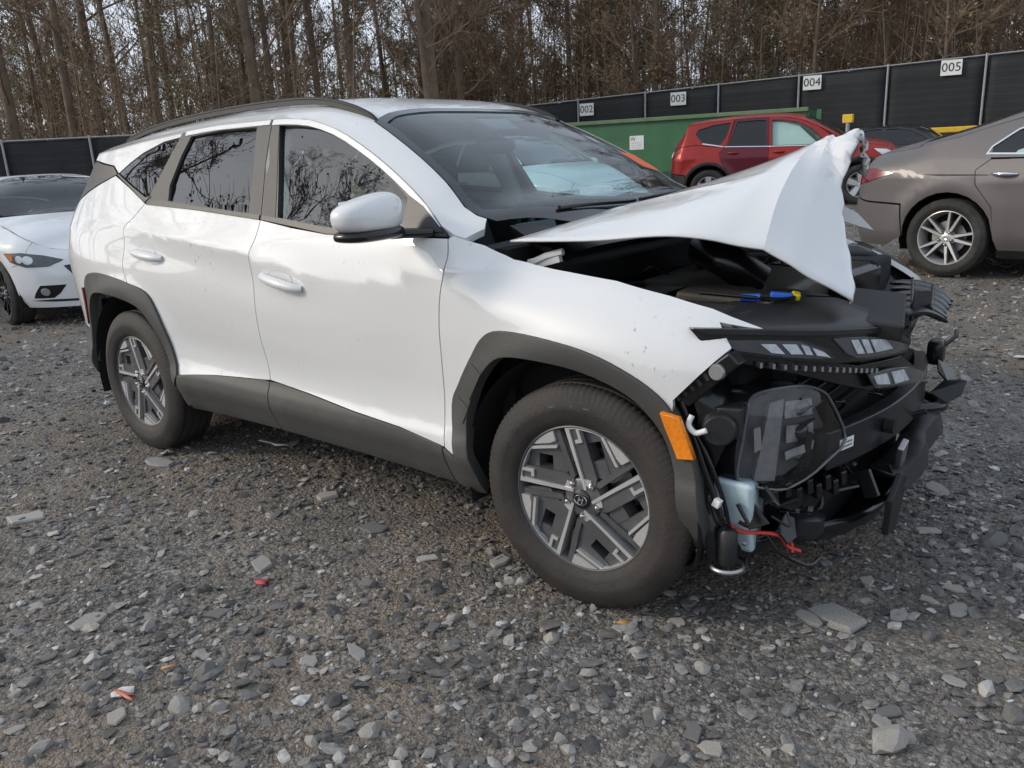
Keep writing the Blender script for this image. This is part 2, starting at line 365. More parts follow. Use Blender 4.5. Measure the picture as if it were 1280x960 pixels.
# ------------------------------------------------------------------ wheels
def PW(u, v, h): return (u, -h, v)          # wheel plane: h points out of the car (towards -y)
def arcpts(r, a0, a1, n): return [(r*math.cos(a0+(a1-a0)*k/n), r*math.sin(a0+(a1-a0)*k/n)) for k in range(n+1)]
def tyre_mesh(R, r, wd, seg=144, ribs=True):
    h = wd/2; b = MB()
    prof = [(r-.004, -h*.80), (r+.012, -h*.93), (r+.03, -h*.985), ((R+r)/2-.012, -h*1.02), ((R+r)/2-.006, -h*1.03), ((R+r)/2+.012, -h*1.0), (R-.03, -h*.93), (R-.017, -h*.87), (R-.006, -h*.80)]
    gro = [-.55, -.2, .2, .55] if ribs else []
    tread = [(R, -h*.72)]
    for g in gro:
        tread += [(R+.001-abs(g)*.002, h*(g-.045)), (R-.008, h*(g-.03)), (R-.008, h*(g+.03)), (R+.001-abs(g)*.002, h*(g+.045))]
    tread += [(R, h*.72)]
    P = prof+tread+[(a, -y) for a, y in prof[::-1]]
    ns = len(prof)
    def mod(i, k, rr):
        if (k % 3 == 0) and (ns-3 <= i <= ns+1 or len(P)-ns-2 <= i <= len(P)-ns+2): return rr-.0028
        return rr
    b.lathe(P, seg, mod=mod if ribs else None)
    return b.mesh('tyre', 35)
def wheel(parent, loc, R, r, wd, style, rz=0, side=1, mats=None, detail=True):
    rub = M['rubber'] if detail else M['rubber2']
    wroot = bpy.data.objects.new('wheel', None); COL.objects.link(wroot); wroot.parent = parent; wroot.location = loc
    wroot.rotation_euler = (0, 0, rz+(math.pi if side < 0 else 0))
    key = (style, R, r)
    if key in WC:
        for nm, me, mt in WC[key]: link(nm, me, mt, wroot)
        return wroot
    lst = []
    def reg(nm, b, mt, smooth=30, bevel=0):
        o = b.build(nm, mt, wroot, smooth); lst.append((nm, o.data, mt)); return o
    me = tyre_mesh(R, r, wd, 330 if detail else 72, True); link('tyre', me, rub, wroot); lst.append(('tyre', me, rub))
    h = wd/2
    # barrel, lip and back disc
    b = MB(); lip = h*.80
    b.lathe([(r-.002, lip*-1), (r+.002, -lip-.004), (r-.003, -lip-.006), (r-.007, -lip-.002), (r-.012, -lip+.02), (r-.03, -.02), (r-.035, h*.6), (r, h*.8)], 72)
    reg('rim', b, {'black': M['gloss'], 'turbine': M['wheeld']}.get(style, M['alloy']), 40)
    b = MB(); b.lathe([(.0, -.005), (r*.62, -.005), (r*.62, .01), (.0, .01)], 36); reg('brake_disc', b, M['steel'])
    b = MB(); b.lathe([(.0, .03), (r-.036, .03)], 36); reg('backing_plate', b, M['void'])
    face = lip+.002
    if style == 'turbine':
        dk = MB(); sv = MB()
        for k in range(5):
            a = rad(-72*k)
            def T(x, y, a=a): return (r*(x*math.cos(a)-y*math.sin(a)), r*(x*math.sin(a)+y*math.cos(a)))
            def pol(mb, pts, h0, h1): mb.prism([T(*q) for q in pts], PW, h0, h1)
            # dark blade along the spoke line, facet around a slot
            pol(dk, [(-.05, .10), (-.985, .10), (-.955, .31), (-.24, .31), (-.10, .24)], face-.06, face-.007)
            pol(dk, [(-.955, .31), (-.70, .31), (-.70, .50), (-.86, .50)], face-.075, face-.022)
            pol(dk, [(-.46, .31), (-.24, .31), (-.14, .50), (-.46, .50)], face-.075, face-.016)
            pol(dk, [(-.865, .50), (-.14, .50), (-.18, .62), (-.335, .915), (-.62, .76), (-.78, .61)], face-.075, face-.018)
            pol(dk, [(-.42, .895), (-.34, .925), (-.10, .30), (-.16, .22), (-.22, .40)], face-.06, face-.009)
            # machined faces
            pol(sv, [(-.12, .085), (-.985, .075), (-.985, .135), (-.55, .125), (-.12, .125)], face-.05, face)
            pol(sv, [(-.985, .13), (-.97, .275), (-.74, .275), (-.74, .17), (-.785, .17), (-.785, .232), (-.93, .232), (-.94, .13)], face-.05, face-.001)
            pol(sv, [(-.965, .28), (-.87, .505), (-.77, .635), (-.745, .60), (-.83, .48), (-.915, .275)], face-.05, face-.001)
            pol(sv, [(-.80, .60), (-.355, .685), (-.36, .645), (-.76, .565)], face-.045, face-.002)
            pol(sv, [(-.775, .63), (-.62, .775), (-.42, .90), (-.375, .745), (-.46, .70)], face-.05, face-.001)
            pol(sv, [(-.16, .12), (-.26, .125), (-.22, .22), (-.12, .20)], face-.05, face-.004)
        reg('dark_blade', dk, M['wheeld']); reg('machined_face', sv, M['alloy'])
        b = MB(); b.lathe([(0, -face+.004), (.05, -face+.004), (.065, -face+.012), (.075, -face+.05)], 32); reg('hub', b, M['wheeld'])
        b = MB(); b.lathe([(0, -face-.006), (.024, -face-.005), (.031, -face-.001), (.032, -face+.01)], 32); reg('centre_cap', b, M['gloss'])
        b = MB(); e = [(.022*math.cos(t), -face-.0065, .0155*math.sin(t)) for t in np.linspace(0, 2*math.pi, 33)]
        b.tube(e, .0016, 6, cap=False)
        for x in (-.007, .007): b.tube([(x-.003, -face-.0065, -.011), (x+.003, -face-.0065, .011)], .0022, 6)
        b.tube([(-.007, -face-.0065, -.001), (.007, -face-.0065, .002)], .002, 6); reg('emblem', b, M['chrome'])
    else:
        n = {'ten': 10, 'five': 5, 'black': 10}[style]; b = MB(); d2 = MB()
        for k in range(n):
            a = rad(90+360/n*k)
            if style == 'ten': a += rad(6 if k % 2 else -6)
            w0, w1 = (.055, .032) if n == 10 else (.16, .24)
            def T(x, y, a=a): return (r*(x*math.cos(a)-y*math.sin(a)), r*(x*math.sin(a)+y*math.cos(a)))
            b.prism([T(.12, -w0), T(.98, -w1), T(.98, w1), T(.12, w0)], lambda u, v, hh: (u, -(hh-.02*(1-math.hypot(u, v)/r)), v), face-.02, face)
            d2.prism([T(.1, -w0*1.5), T(.99, -w1*1.7), T(.99, w1*1.7), T(.1, w0*1.5)], lambda u, v, hh: (u, -(hh-.02*(1-math.hypot(u, v)/r)), v), face-.07, face-.012)
        mt = M['gloss'] if style == 'black' else M['alloy']
        reg('spoke_face', b, mt); reg('spoke_back', d2, M['wheeld'] if style != 'black' else M['black'])
        b = MB(); b.lathe([(0, -face+.012), (.03, -face+.012), (.05, -face+.02), (.07, -face+.06)], 24); reg('hub', b, mt)
        b = MB(); e = [(.02*math.cos(t), -face+.010, .014*math.sin(t)) for t in np.linspace(0, 2*math.pi, 25)]
        b.tube(e, .0018, 5, cap=False); b.tube([(.009*math.cos(t), -face+.010, .013*math.sin(t)) for t in np.linspace(0, 2*math.pi, 25)], .0016, 5, cap=False); reg('emblem', b, M['chrome'])
    for k in range(5):
        a = rad(90+36+72*k); c = (.057*math.cos(a), .057*math.sin(a)); b = MB()
        b.lathe([(.0155, -face+.03), (.0145, -face+.004)], 14, (c[0], 0, c[1])); b.lathe([(0, -face-.006), (.007, -face-.004), (.0105, -face+.002), (.011, -face+.03)], 12, (c[0], 0, c[1]))
        reg('lug_nut', b, M['chrome'] if detail else M['steel'])
    WC[key] = lst
    return wroot
WC = {}
def superell(mb, c, d, e1=.5, e2=.5, nu=20, nv=12, shape=None):
    sg = lambda v, e: math.copysign(abs(v)**e, v); rows = []
    for i in range(nv+1):
        ph = -math.pi/2+math.pi*i/nv; row = []
        for k in range(nu+1):
            th = 2*math.pi*k/nu
            q = Vector((d[0]*sg(math.cos(ph), e1)*sg(math.cos(th), e2), d[1]*sg(math.cos(ph), e1)*sg(math.sin(th), e2), d[2]*sg(math.sin(ph), e1)))
            if shape: q = shape(q)
            row.append(q+Vector(c))
        rows.append(row)
    return mb.grid(rows)
def seat(parent, x, y, name='front_seat', mat=None, head=True, z0=0):
    b = MB(); superell(b, (x, y, .62+z0), (.27, .25, .10), .45, .45)
    def lean(q): return Vector((q.x-q.z*.32, q.y*(1-.12*max(0, q.z)/.3), q.z))
    superell(b, (x-.30, y, .93+z0), (.085, .24, .33), .5, .5, shape=lean)
    o = b.build(name, mat or M['seat'], parent, 60)
    if head:
        b = MB(); superell(b, (x-.44, y, 1.34+z0), (.05, .13, .085), .6, .6); b.tube([(x-.41, y-.05, 1.2+z0), (x-.44, y-.05, 1.3+z0)], .008, 6); b.tube([(x-.41, y+.05, 1.2+z0), (x-.44, y+.05, 1.3+z0)], .008, 6)
        b.build('headrest', mat or M['seat'], o, 60)
    return o

# ------------------------------------------------------------------ the crashed white SUV (rear axle at x=0, nose towards +x)
SUV = thing('suv', 'white crashed SUV with crumpled raised hood and stripped black front end', 'car')
ZE = [(-1.75, 1.46), (-.95, 1.485), (-.62, 1.512), (-.31, 1.528), (.036, 1.56), (.37, 1.582), (.74, 1.597), (1.085, 1.597), (1.30, 1.586), (1.515, 1.54), (1.71, 1.467), (1.94, 1.358), (2.105, 1.265), (2.23, 1.178), (2.36, 1.135), (2.45, 1.088), (2.6, 1.063), (2.83, 1.04), (3.0, 1.008), (3.13, .978), (3.22, .945), (3.30, .905), (3.6, .8)]
zeh = hermite(ZE)
def hero_extra(S, Z):
    e = np.zeros_like(S)
    for cx in (0, 2.755):
        r = np.hypot(S-cx, (Z-.37)); e += .022*np.exp(-((r-.47)/.075)**2)*(1-sstep(.86, 1.02, Z))
        e += .006*np.exp(-((r-.60)/.14)**2)*(1-sstep(.85, 1.15, Z))
    d = np.clip((zeh(S)-Z)/.17, 0, 1); e -= sstep(2.22, 2.52, S)*.135*(1-d)**2
    zc = np.interp(S, [-1, -.27, .13, 1.157, 1.45, 1.7, 2.2], [1.19, 1.185, 1.155, 1.068, 1.02, .985, .93]); a = Z-zc
    f = (1-sstep(1.2, 1.75, S))*sstep(-.75, .35, S)
    e += f*(.016*np.exp(-np.sqrt(a*a+1e-5)/.05)-.010*np.exp(-((a+.10)/.07)**2))
    zc = np.interp(S, [1.6, 2.0, 2.24, 2.37, 2.6, 2.885, 3.13], [.955, 1.015, 1.06, 1.062, 1.045, 1.012, .95]); a = Z-zc
    e += sstep(1.65, 2.3, S)*(1-sstep(2.9, 3.2, S))*.009*np.exp(-np.sqrt(a*a+2e-6)/.022)
    # sunken facet low on the doors
    zc = .86-.17*(S-.5); f = sstep(.35, .6, S)*(1-sstep(1.9, 2.2, S)); a = Z-zc
    e -= f*.010*sstep(0, .25, -a)*sstep(.46, .56, Z)
    return e
rsh = hermite([(.2, .05), (.6, 0), (1.05, 0), (1.2, .04), (1.4, .19), (1.5, .29), (1.62, .42)])
HB = Body([(.12, .70), (.22, .785), (.27, .83), (.31, .862), (.36, .886), (.435, .912), (.46, .911), (.52, .897), (.60, .893), (.72, .903), (.85, .914), (.97, .918), (1.05, .909), (1.12, .893), (1.18, .868), (1.25, .836), (1.35, .79), (1.45, .745), (1.52, .712), (1.58, .682), (1.64, .64)],
          ZE, [(-1.75, .03), (-.62, .06), (0, .082), (1.1, .085), (1.62, .10), (2.3, .105), (2.47, .07), (2.7, .03), (3.6, .03)],
          [(-1.75, -.965, 0), (-1.25, -.94, .52), (-.98, -.87, .80), (-.75, -.72, .915), (-.5, -.5, .972), (-.2, -.2, .997), (.1, .1, 1), (2.6, 2.6, 1), (2.9, 2.9, .998), (3.1, 3.1, .98), (3.25, 3.25, .945), (3.4, 3.4, .87), (3.6, 3.6, .7)],
          p=5.0, shift=lambda S, Z: (1-sstep(-1.0, -.35, S))*rsh(Z), extra=hero_extra)
S_, T_ = HB.side, HB.top
GAP = curve2([(1.182, 1.203), (1.18, 1.135), (1.153, 1.057), (1.15, .905), (1.137, .708), (1.15, .528)], 5)
GUP = [(1.085, 1.599), (1.121, 1.416), (1.182, 1.207)]
RDE = curve2([(.21, 1.267), (.135, 1.2), (.08, 1.155), (.078, 1.09), (.062, .97), (.10, .889)], 5)
FDE = curve2([(2.243, 1.157), (2.255, 1.09), (2.228, .975), (2.213, .875), (2.207, .757), (2.195, .545), (2.203, .437)], 5)
RFL = curve2([(.462, .47), (.402, .643), (.335, .783), (.262, .856), (.10, .890), (-.06, .910), (-.23, .921), (-.345, .906), (-.41, .845), (-.455, .70), (-.50, .52), (-.54, .36)], 4)
RFI = curve2([(.405, .41), (.355, .56), (.29, .68), (.235, .746), (.155, .79), (-.06, .822), (-.28, .815), (-.385, .74), (-.43, .605), (-.46, .45), (-.475, .36)], 4)
SLT = [(.462, .472), (.735, .497), (1.115, .524), (1.21, .524), (1.418, .509), (1.70, .483), (1.97, .466), (2.203, .440), (2.275, .405)]
SLB = [(.40, .30), (.58, .293), (1.12, .305), (1.70, .30), (2.13, .287), (2.30, .283)]
FFL = curve2([(2.284, .283), (2.267, .429), (2.247, .596), (2.29, .681), (2.362, .787), (2.414, .851), (2.476, .877), (2.627, .876), (2.80, .855), (2.93, .815), (3.035, .755), (3.095, .68), (3.135, .57), (3.16, .42), (3.165, .275)], 4)
FFI = curve2([(2.338, .285), (2.322, .463), (2.325, .575), (2.38, .694), (2.455, .778), (2.535, .806), (2.67, .808), (2.80, .793), (2.93, .753), (3.005, .696), (3.06, .603), (3.09, .455), (3.098, .30)], 4)
def cut(c, f): return [q for q in c if f(q)]
sl_r = [(.735, .497), (1.115, .524)]; sl_f = [(1.21, .524), (1.418, .509), (1.70, .483), (1.97, .466)]
rear_door_poly = [(.21, 1.267), (.7, 1.238), (1.182, 1.203)]+GAP[1:]+sl_r[::-1]+cut(RFL, lambda q: q[0] > .10)+[(.10, .889)]+RDE[::-1][1:-1]
front_door_poly = [(1.182, 1.203), (1.40, 1.176), (1.62, 1.157), (2.243, 1.157)]+FDE[1:]+sl_f[::-1]+GAP[::-1][:-1]
quarter_poly = RDE+cut(RFL, lambda q: q[0] < .09 and q[1] > .60)+[(-.50, .585), (-.75, .60), (-1.12, .60), (-1.12, 1.08), (-1.0, 1.175), (-.6, 1.29), (-.17, 1.402), (0, 1.345)]
ztop = [(s, float(zeh(s))-.001) for s in (3.27, 3.22, 3.13, 3.0, 2.83, 2.7, 2.6, 2.52, 2.45, 2.40, 2.36, 2.30, 2.26)]
fender_poly = FDE+[(2.262, .415)]+cut(FFL, lambda q: q[1] > .43 and (q[0] < 2.5 or q[1] > .70))+[(3.085, .74), (3.215, .885), (3.165, .942)]+ztop
fender_bent = FDE+[(2.262, .415)]+cut(FFL, lambda q: q[1] > .43 and (q[0] < 2.5 or q[1] > .76))+[(3.05, .80), (3.30, .80)]+ztop
rd_glass = [(.415, 1.278), (.75, 1.252), (1.085, 1.226), (1.035, 1.42), (.987, 1.572), (.72, 1.574), (.47, 1.560), (.432, 1.48), (.392, 1.345)]
fd_glass = [(1.292, 1.212), (1.62, 1.180), (2.05, 1.178), (2.007, 1.285), (1.90, 1.35), (1.764, 1.424), (1.64, 1.478), (1.526, 1.517), (1.40, 1.548), (1.269, 1.563), (1.15, 1.570), (1.21, 1.42)]
q_glass = [(-.135, 1.411), (.03, 1.352), (.20, 1.297), (.245, 1.30), (.375, 1.553), (.232, 1.541), (.057, 1.497), (-.05, 1.453)]
rdo = [(.21, 1.267), (.7, 1.238), (1.182, 1.207)]+GUP[::-1][1:]+[(.9, 1.598), (.74, 1.597), (.5, 1.588), (.385, 1.582)]
fdo = [(1.182, 1.207), (1.62, 1.159), (2.243, 1.159), (2.225, 1.18), (2.105, 1.263), (1.94, 1.356), (1.71, 1.465), (1.515, 1.538), (1.40, 1.567), (1.30, 1.585), (1.2, 1.593)]+GUP[:-1]
def upper_strip(s0, s1, d=.020):
    ss = np.linspace(s0, s1, 14); a = [(s, float(zeh(s))-.002) for s in ss]
    b_ = []
    for i, s in enumerate(ss):
        g = (float(zeh(s+.01))-float(zeh(s-.01)))/.02; L_ = math.hypot(1, g); b_.append((s+g/L_*d, float(zeh(s))-.002-d/L_))
    return a[::-1]+b_
for sd_, mir in ((1, False), (-1, True)):
    kw = dict(mirror=mir)
    q = panel('quarter_panel', quarter_poly, S_, M['white'], SUV, **kw)
    panel('tail_lamp', [(-.93, 1.165), (-.845, 1.15), (-.90, 1.075), (-1.1, 1.05), (-1.1, 1.14)], S_, M['gloss'], SUV, off=.004, thick=.01, **kw)
    d = panel('rear_door', rear_door_poly, S_, M['white'], SUV, **kw)
    ring('window_frame', rdo, rd_glass, S_, M['trim'], d, thick=.03, **kw)
    panel('frame_strip', upper_strip(.42, 1.078), S_, M['white'], d, off=.003, thick=.006, gap=.001, **kw)
    panel('window_glass', inset_poly(rd_glass, -.012), S_, M['pglass'], d, off=-.012, thick=0, **kw)
    panel('door_trim', [(.3, 1.24), (1.15, 1.19), (1.13, .5), (.6, .5), (.4, .8)], S_, M['dash'], d, off=-.07, thick=.01, step=(.2, .2), **kw)
    d2 = panel('front_door', front_door_poly, S_, M['white'], SUV, **kw)
    ring('window_frame', fdo, fd_glass, S_, M['trimd'], d2, thick=.03, **kw)
    panel('frame_strip', upper_strip(1.095, 2.20, .022), S_, M['white'], d2, off=.003, thick=.006, gap=.001, **kw)
    panel('pillar_trim', [(1.188, 1.216), (1.283, 1.206), (1.205, 1.42), (1.148, 1.574), (1.094, 1.577), (1.13, 1.41)], S_, M['trim'], d2, off=.002, thick=.006, gap=.001, **kw)
    panel('window_glass', inset_poly(fd_glass, -.012), S_, M['glass'], d2, off=-.014, thick=0, **kw)
    panel('mirror_sail', [(2.01, 1.296), (2.022, 1.20), (2.05, 1.172), (2.225, 1.172), (2.20, 1.192), (2.1, 1.257)], S_, M['trimd'], d2, off=.004, thick=.02, **kw)
    panel('belt_moulding', [(1.186, 1.200), (1.62, 1.154), (2.05, 1.154), (2.05, 1.178), (1.62, 1.178), (1.186, 1.222)], S_, M['trimd'], d2, off=.005, thick=.02, **kw)
    panel('door_trim', [(1.2, 1.18), (2.15, 1.14), (2.15, .48), (1.2, .5)], S_, M['dash'], d2, off=-.07, thick=.01, step=(.2, .2), **kw)
    panel('belt_moulding', [(.225, 1.263), (.7, 1.234), (1.178, 1.199), (1.176, 1.222), (.7, 1.254), (.30, 1.283)], S_, M['trimd'], d, off=.005, thick=.02, **kw)
    panel('quarter_glass', q_glass, S_, M['pglass'], SUV, off=-.002, thick=.004, **kw)
    panel('rear_pillar_trim', [(-.155, 1.408), (-.6, 1.297), (-1.0, 1.185), (-1.06, 1.22), (-.95, 1.36), (-.72, 1.485), (-.45, 1.475), (-.22, 1.447)], S_, M['trimd'], SUV, off=-.001, **kw)
    panel('quarter_upper', [(-.148, 1.411), (-.215, 1.449), (-.44, 1.478), (-.70, 1.488), (-.70, 1.500), (-.31, 1.524), (.03, 1.556), (.376, 1.579), (.378, 1.56), (.232, 1.546), (.057, 1.502), (-.05, 1.458), (-.135, 1.414)], S_, M['white'], SUV, off=-.001, **kw)
    panel('quarter_trim', [(-.15, 1.404), (0, 1.349), (.205, 1.272), (.25, 1.298), (.20, 1.293), (.03, 1.348), (-.135, 1.407)], S_, M['trimd'], SUV, off=.004, gap=0, **kw)
    # wheel arches, sills
    for nm, o_, i_, rear in (('rear', RFL, RFI, 1), ('front', FFL, FFI, 0)):
        a = panel('wheel_arch_trim', o_+i_[::-1], S_, M['trim'], SUV, off=.014, thick=.045, gap=.001, step=(.03, .03), rnd=.004, **kw)
        if rear: panel('reflector', [(-.415, .835), (-.437, .835), (-.478, .63), (-.455, .63)], S_, M['red'], a, off=.022, thick=.01, gap=0, **kw)
        elif not mir:
            panel('side_marker', [(3.058, .712), (3.108, .700), (3.148, .585), (3.102, .578)], S_, M['orange'], a, off=.03, thick=.018, gap=0, rnd=.003)
        if not rear:
            for (pa, pb) in (((2.300, .655), (2.365, .762)), ((2.263, .565), (2.292, .635))):
                panel('vent_insert', [(pa[0], pa[1]), (pa[0]+.045, pa[1]-.02), (pb[0]+.045, pb[1]-.03), (pb[0], pb[1])], S_, M['trim'], a, off=.0175, thick=.004, gap=0, **kw)
        b = MB(); cx = 0 if rear else 2.755; rows = []
        for y in (-.90, -.7, -.5):
            rows.append([(cx+.468*math.cos(t)*(1.0 if not (not rear and math.cos(t) > 0) else .86), sd_*y, .36+.468*math.sin(t)) for t in np.linspace(-.25, math.pi+.25, 28)])
        b.grid(rows); rows2 = rows[-1]; n0 = len(b.v); b.add([(cx, sd_*-.5, .3)]+rows2, [[0, i+1, i+2] for i in range(27)])
        b.build('wheel_well', M['void'], SUV, 60)
    for a0, a1, nm in ((0, 1.158, 'r'), (1.162, 2.197, 'f'), (2.203, 2.3, 'e')):
        tp = [(s, float(np.interp(s, [q[0] for q in SLT], [q[1] for q in SLT]))) for s in sorted({max(a0, .47), min(a1, 2.3)} | {q[0] for q in SLT if a0 < q[0] < a1})]
        bt = [(s, float(np.interp(s, [q[0] for q in SLB], [q[1] for q in SLB]))) for s in sorted({max(a0, .41), min(a1, 2.3)} | {q[0] for q in SLB if a0 < q[0] < a1})]
        if nm == 'e': tp = [(2.203, .437), (2.272, .405), (2.285, .30)]
        panel('sill_cladding', bt+tp[::-1], S_, M['trim'], SUV, off=.010, thick=.05, gap=.002, step=(.04, .02), rnd=.003, **kw)
    panel('rear_bumper', [(-.49, .585), (-.75, .60), (-1.75, .60), (-1.75, .28), (-.56, .30), (-.535, .40)], S_, M['trim'], SUV, off=.004, **kw)
    tg = panel('tailgate', [(-1.12, .60), (-1.749, .60), (-1.749, 1.12), (-1.12, 1.08)], S_, M['white'], SUV, **kw)
    panel('rear_window', [(-1.08, 1.20), (-1.749, 1.16), (-1.749, 1.45), (-.98, 1.42)], S_, M['pglass'], tg, thick=.01, **kw)
    # door handles
    for (x0, z0, x1, z1) in ((1.225, .985, 1.485, .946), (.165, 1.045, .435, 1.020)):
        pts = []; rr = []
        for t in np.linspace(0, 1, 13):
            x = x0+(x1-x0)*t; z = z0+(z1-z0)*t; q = HB.pt(x, z, .002+.026*math.sin(math.pi*t)**.5); pts.append((q.x, q.y*sd_, q.z)); rr.append(.008+.013*math.sin(math.pi*(.08+.84*t))**.6)
        b = MB(); b.tube(pts, rr, 10, flat=1); hd = b.build('door_handle', M['white'], d2 if x0 > 1 else d, 60)
        xm, zm = (x0+x1)/2-.01, (z0+z1)/2+.012
        panel('handle_recess', [(xm+.085*math.cos(t), zm+.036*math.sin(t)) for t in np.linspace(0, 2*math.pi, 24, endpoint=False)], lambda S, Z, xm=xm, zm=zm: HB.side(S, Z)+np.stack([0*S, .03*np.clip(1-((S-xm)/.085)**2-((Z-zm)/.036)**2, 0, 1)-.0012, 0*S], 1), M['white'], hd, thick=0, gap=0, step=(.012, .012), **kw)
    # mirror (the far one was torn off)
    def msh(q):
        x = q.x*(1.0 if q.x > 0 else .35); return Vector((x-.05*abs(q.y+.11)*2.2, q.y*1.0, q.z*(1+.34*(q.y)/.145*(1 if q.z > 0 else .2))))
    if not mir:
        b = MB(); superell(b, (0, 0, 0), (.085, .145, .062), .70, .72, 28, 18, msh)
        b.v = [(2.075+q[0], sd_*(-1.062+q[1]), 1.245+q[2]+.0) for q in b.v]; b.f = [f if sd_ > 0 else f[::-1] for f in b.f]
        mc = b.build('side_mirror', M['white'], d2, 60)
        b = MB(); superell(b, (0, 0, 0), (.088, .140, .022), .6, .7, 28, 12, lambda q: Vector((q.x*(1 if q.x > 0 else .5)-.05*abs(q.y+.11)*2.2, q.y, q.z)))
        b.v = [(2.073+q[0], sd_*(-1.058+q[1]), 1.185+q[2]) for q in b.v]
        b.tube([(2.06, sd_*-.96, 1.175), (2.11, sd_*-.90, 1.172), (2.17, sd_*-.865, 1.172)], [.026, .024, .02], 8, flat=.7)
        b.build('mirror_base', M['black'], mc, 60)
        b = MB(); b.grid([[(2.045, sd_*(-1.15), 1.205), (2.045, sd_*(-.95), 1.205)], [(2.04, sd_*(-1.15), 1.29), (2.04, sd_*(-.95), 1.30)]]); b.build('mirror_glass', M['chrome'], mc)
    # roof rail
    rail = curve2([(-.44, -.545, 1.562), (-.36, -.552, 1.592), (-.12, -.562, 1.628), (.2, -.570, 1.655), (.6, -.575, 1.672), (1.0, -.577, 1.677), (1.28, -.579, 1.665), (1.46, -.583, 1.632), (1.58, -.588, 1.592), (1.64, -.592, 1.556)], 4)
    b = MB(); b.tube([(x, sd_*y, z) for x, y, z in rail], [.006]+[.010]*(len(rail)-2)+[.006], 10, flat=.8)
    b.add([(x, sd_*(y+dy), z-dz) for x, y, z in rail for dy, dz in ((-.008, .002), (-.011, .022), (.010, .022), (.008, .002))], [[i*4+k, i*4+k+1, i*4+k+5, i*4+k+4] for i in range(len(rail)-1) for k in range(3)])
    b.build('roof_rail', M['railb'], SUV, 50)
# roof with A pillars, windshield
rf = [(-.62, -1), (1.085, -1), (1.8, -1), (2.30, -1), (2.325, -.93), (2.30, -.868), (2.1, -.862), (1.80, -.852), (1.635, -.84), (1.612, -.7), (1.60, -.4), (1.595, 0)]
roof_poly = rf+[(s, -t) for s, t in rf[::-1][1:]]
RF = panel('roof', roof_poly, T_, M['white'], SUV, thick=.03, step=(.06, .05), gap=.0015, eps=(.004, .006))
ws = [(1.60, 0), (1.605, -.4), (1.617, -.7), (1.64, -.838), (1.80, -.850), (2.1, -.860), (2.33, -.866), (2.36, -.80), (2.43, -.55), (2.48, -.25), (2.49, 0)]
ws_poly = ws+[(s, -t) for s, t in ws[::-1][1:-1]]
WS = panel('windshield', ws_poly, T_, M['wglass'], SUV, off=-.004, thick=0, step=(.06, .06), gap=.001, eps=(.004, .006))
inn = [(1.635, 0), (1.64, -.4), (1.652, -.70), (1.68, -.795), (1.9, -.812), (2.1, -.818), (2.26, -.815), (2.33, -.72), (2.385, -.45), (2.41, -.2), (2.42, 0)]
ring('windshield_border', ws_poly, inn+[(s, -t) for s, t in inn[::-1][1:-1]], T_, M['gloss'], WS, off=.001, thick=0, gap=(.001, 0), eps=(.004, .006), m=120, nd=6)
b = MB()
for k, (s, t) in enumerate(((2.04, .60), (2.04, .78), (2.16, .80), (2.15, .63))):
    q = T_(np.array([s]), np.array([t]))[0]; b.v.append((q[0]+.001, q[1], q[2]+.004))
b.f = [[0, 1, 2, 3]]; b.m = [0]; b.build('sticker', M['sticker'], WS)
panel('cowl', [(2.36, -.84), (2.56, -.84), (2.60, 0), (2.56, .84), (2.36, .84), (2.47, .5), (2.50, 0), (2.47, -.5)], T_, M['black'], SUV, off=-.012, thick=.02, step=(.08, .1), gap=0, eps=(.004, .006))
for t0, t1 in ((-.55, .05), (.1, .65)):
    pts = [tuple(T_(np.array([2.40-.03*abs(a)]), np.array([a]))[0]+np.array([0, 0, .012])) for a in np.linspace(t0, t1, 9)]
    b = MB(); b.tube(pts, .008, 6); b.build('wiper', M['black'], SUV, 50)
panel('roof_liner', [(-.5, -.9), (1.58, -.86), (1.58, .86), (-.5, .9)], T_, M['liner'], RF, off=-.05, thick=0, step=(.15, .15), eps=(.004, .006))
# steel inner shell: floor, firewall, pillars and dark sides so nothing looks hollow
b = MB(); b.box((1.2, 0, .30), (3.4, 1.5, .10)); b.box((-.55, 0, .5), (.6, 1.3, .4)); b.box((2.36, 0, .72), (.06, 1.5, .78)); b.box((-.2, 0, .62), (.9, 1.1, .5))
b.box((2.85, 0, .28), (.95, .95, .16)); b.tube([(.0, -.75, .33), (.0, .75, .33)], .045, 10); b.tube([(2.755, -.75, .33), (2.755, .75, .33)], .045, 10)
b.build('underbody', M['void'], SUV)
for sy in (-1, 1):
    b = MB(); b.tube([(1.19, sy*.80, 1.15), (1.14, sy*.72, 1.40), (1.09, sy*.63, 1.57)], .05, 8); b.build('inner_pillar', M['liner'], SUV, 60)
    b = MB(); b.tube([(2.24, sy*.77, 1.13), (1.95, sy*.70, 1.33), (1.62, sy*.59, 1.53)], .035, 8); b.build('inner_pillar', M['dash'], SUV, 60)
    b = MB(); b.tube([(.28, sy*.78, 1.2), (.36, sy*.7, 1.4), (.42, sy*.62, 1.56)], .05, 8); b.tube([(-.2, sy*.72, 1.2), (-.3, sy*.64, 1.38), (-.3, sy*.58, 1.5)], .06, 8); b.build('inner_pillar', M['liner'], SUV, 60)
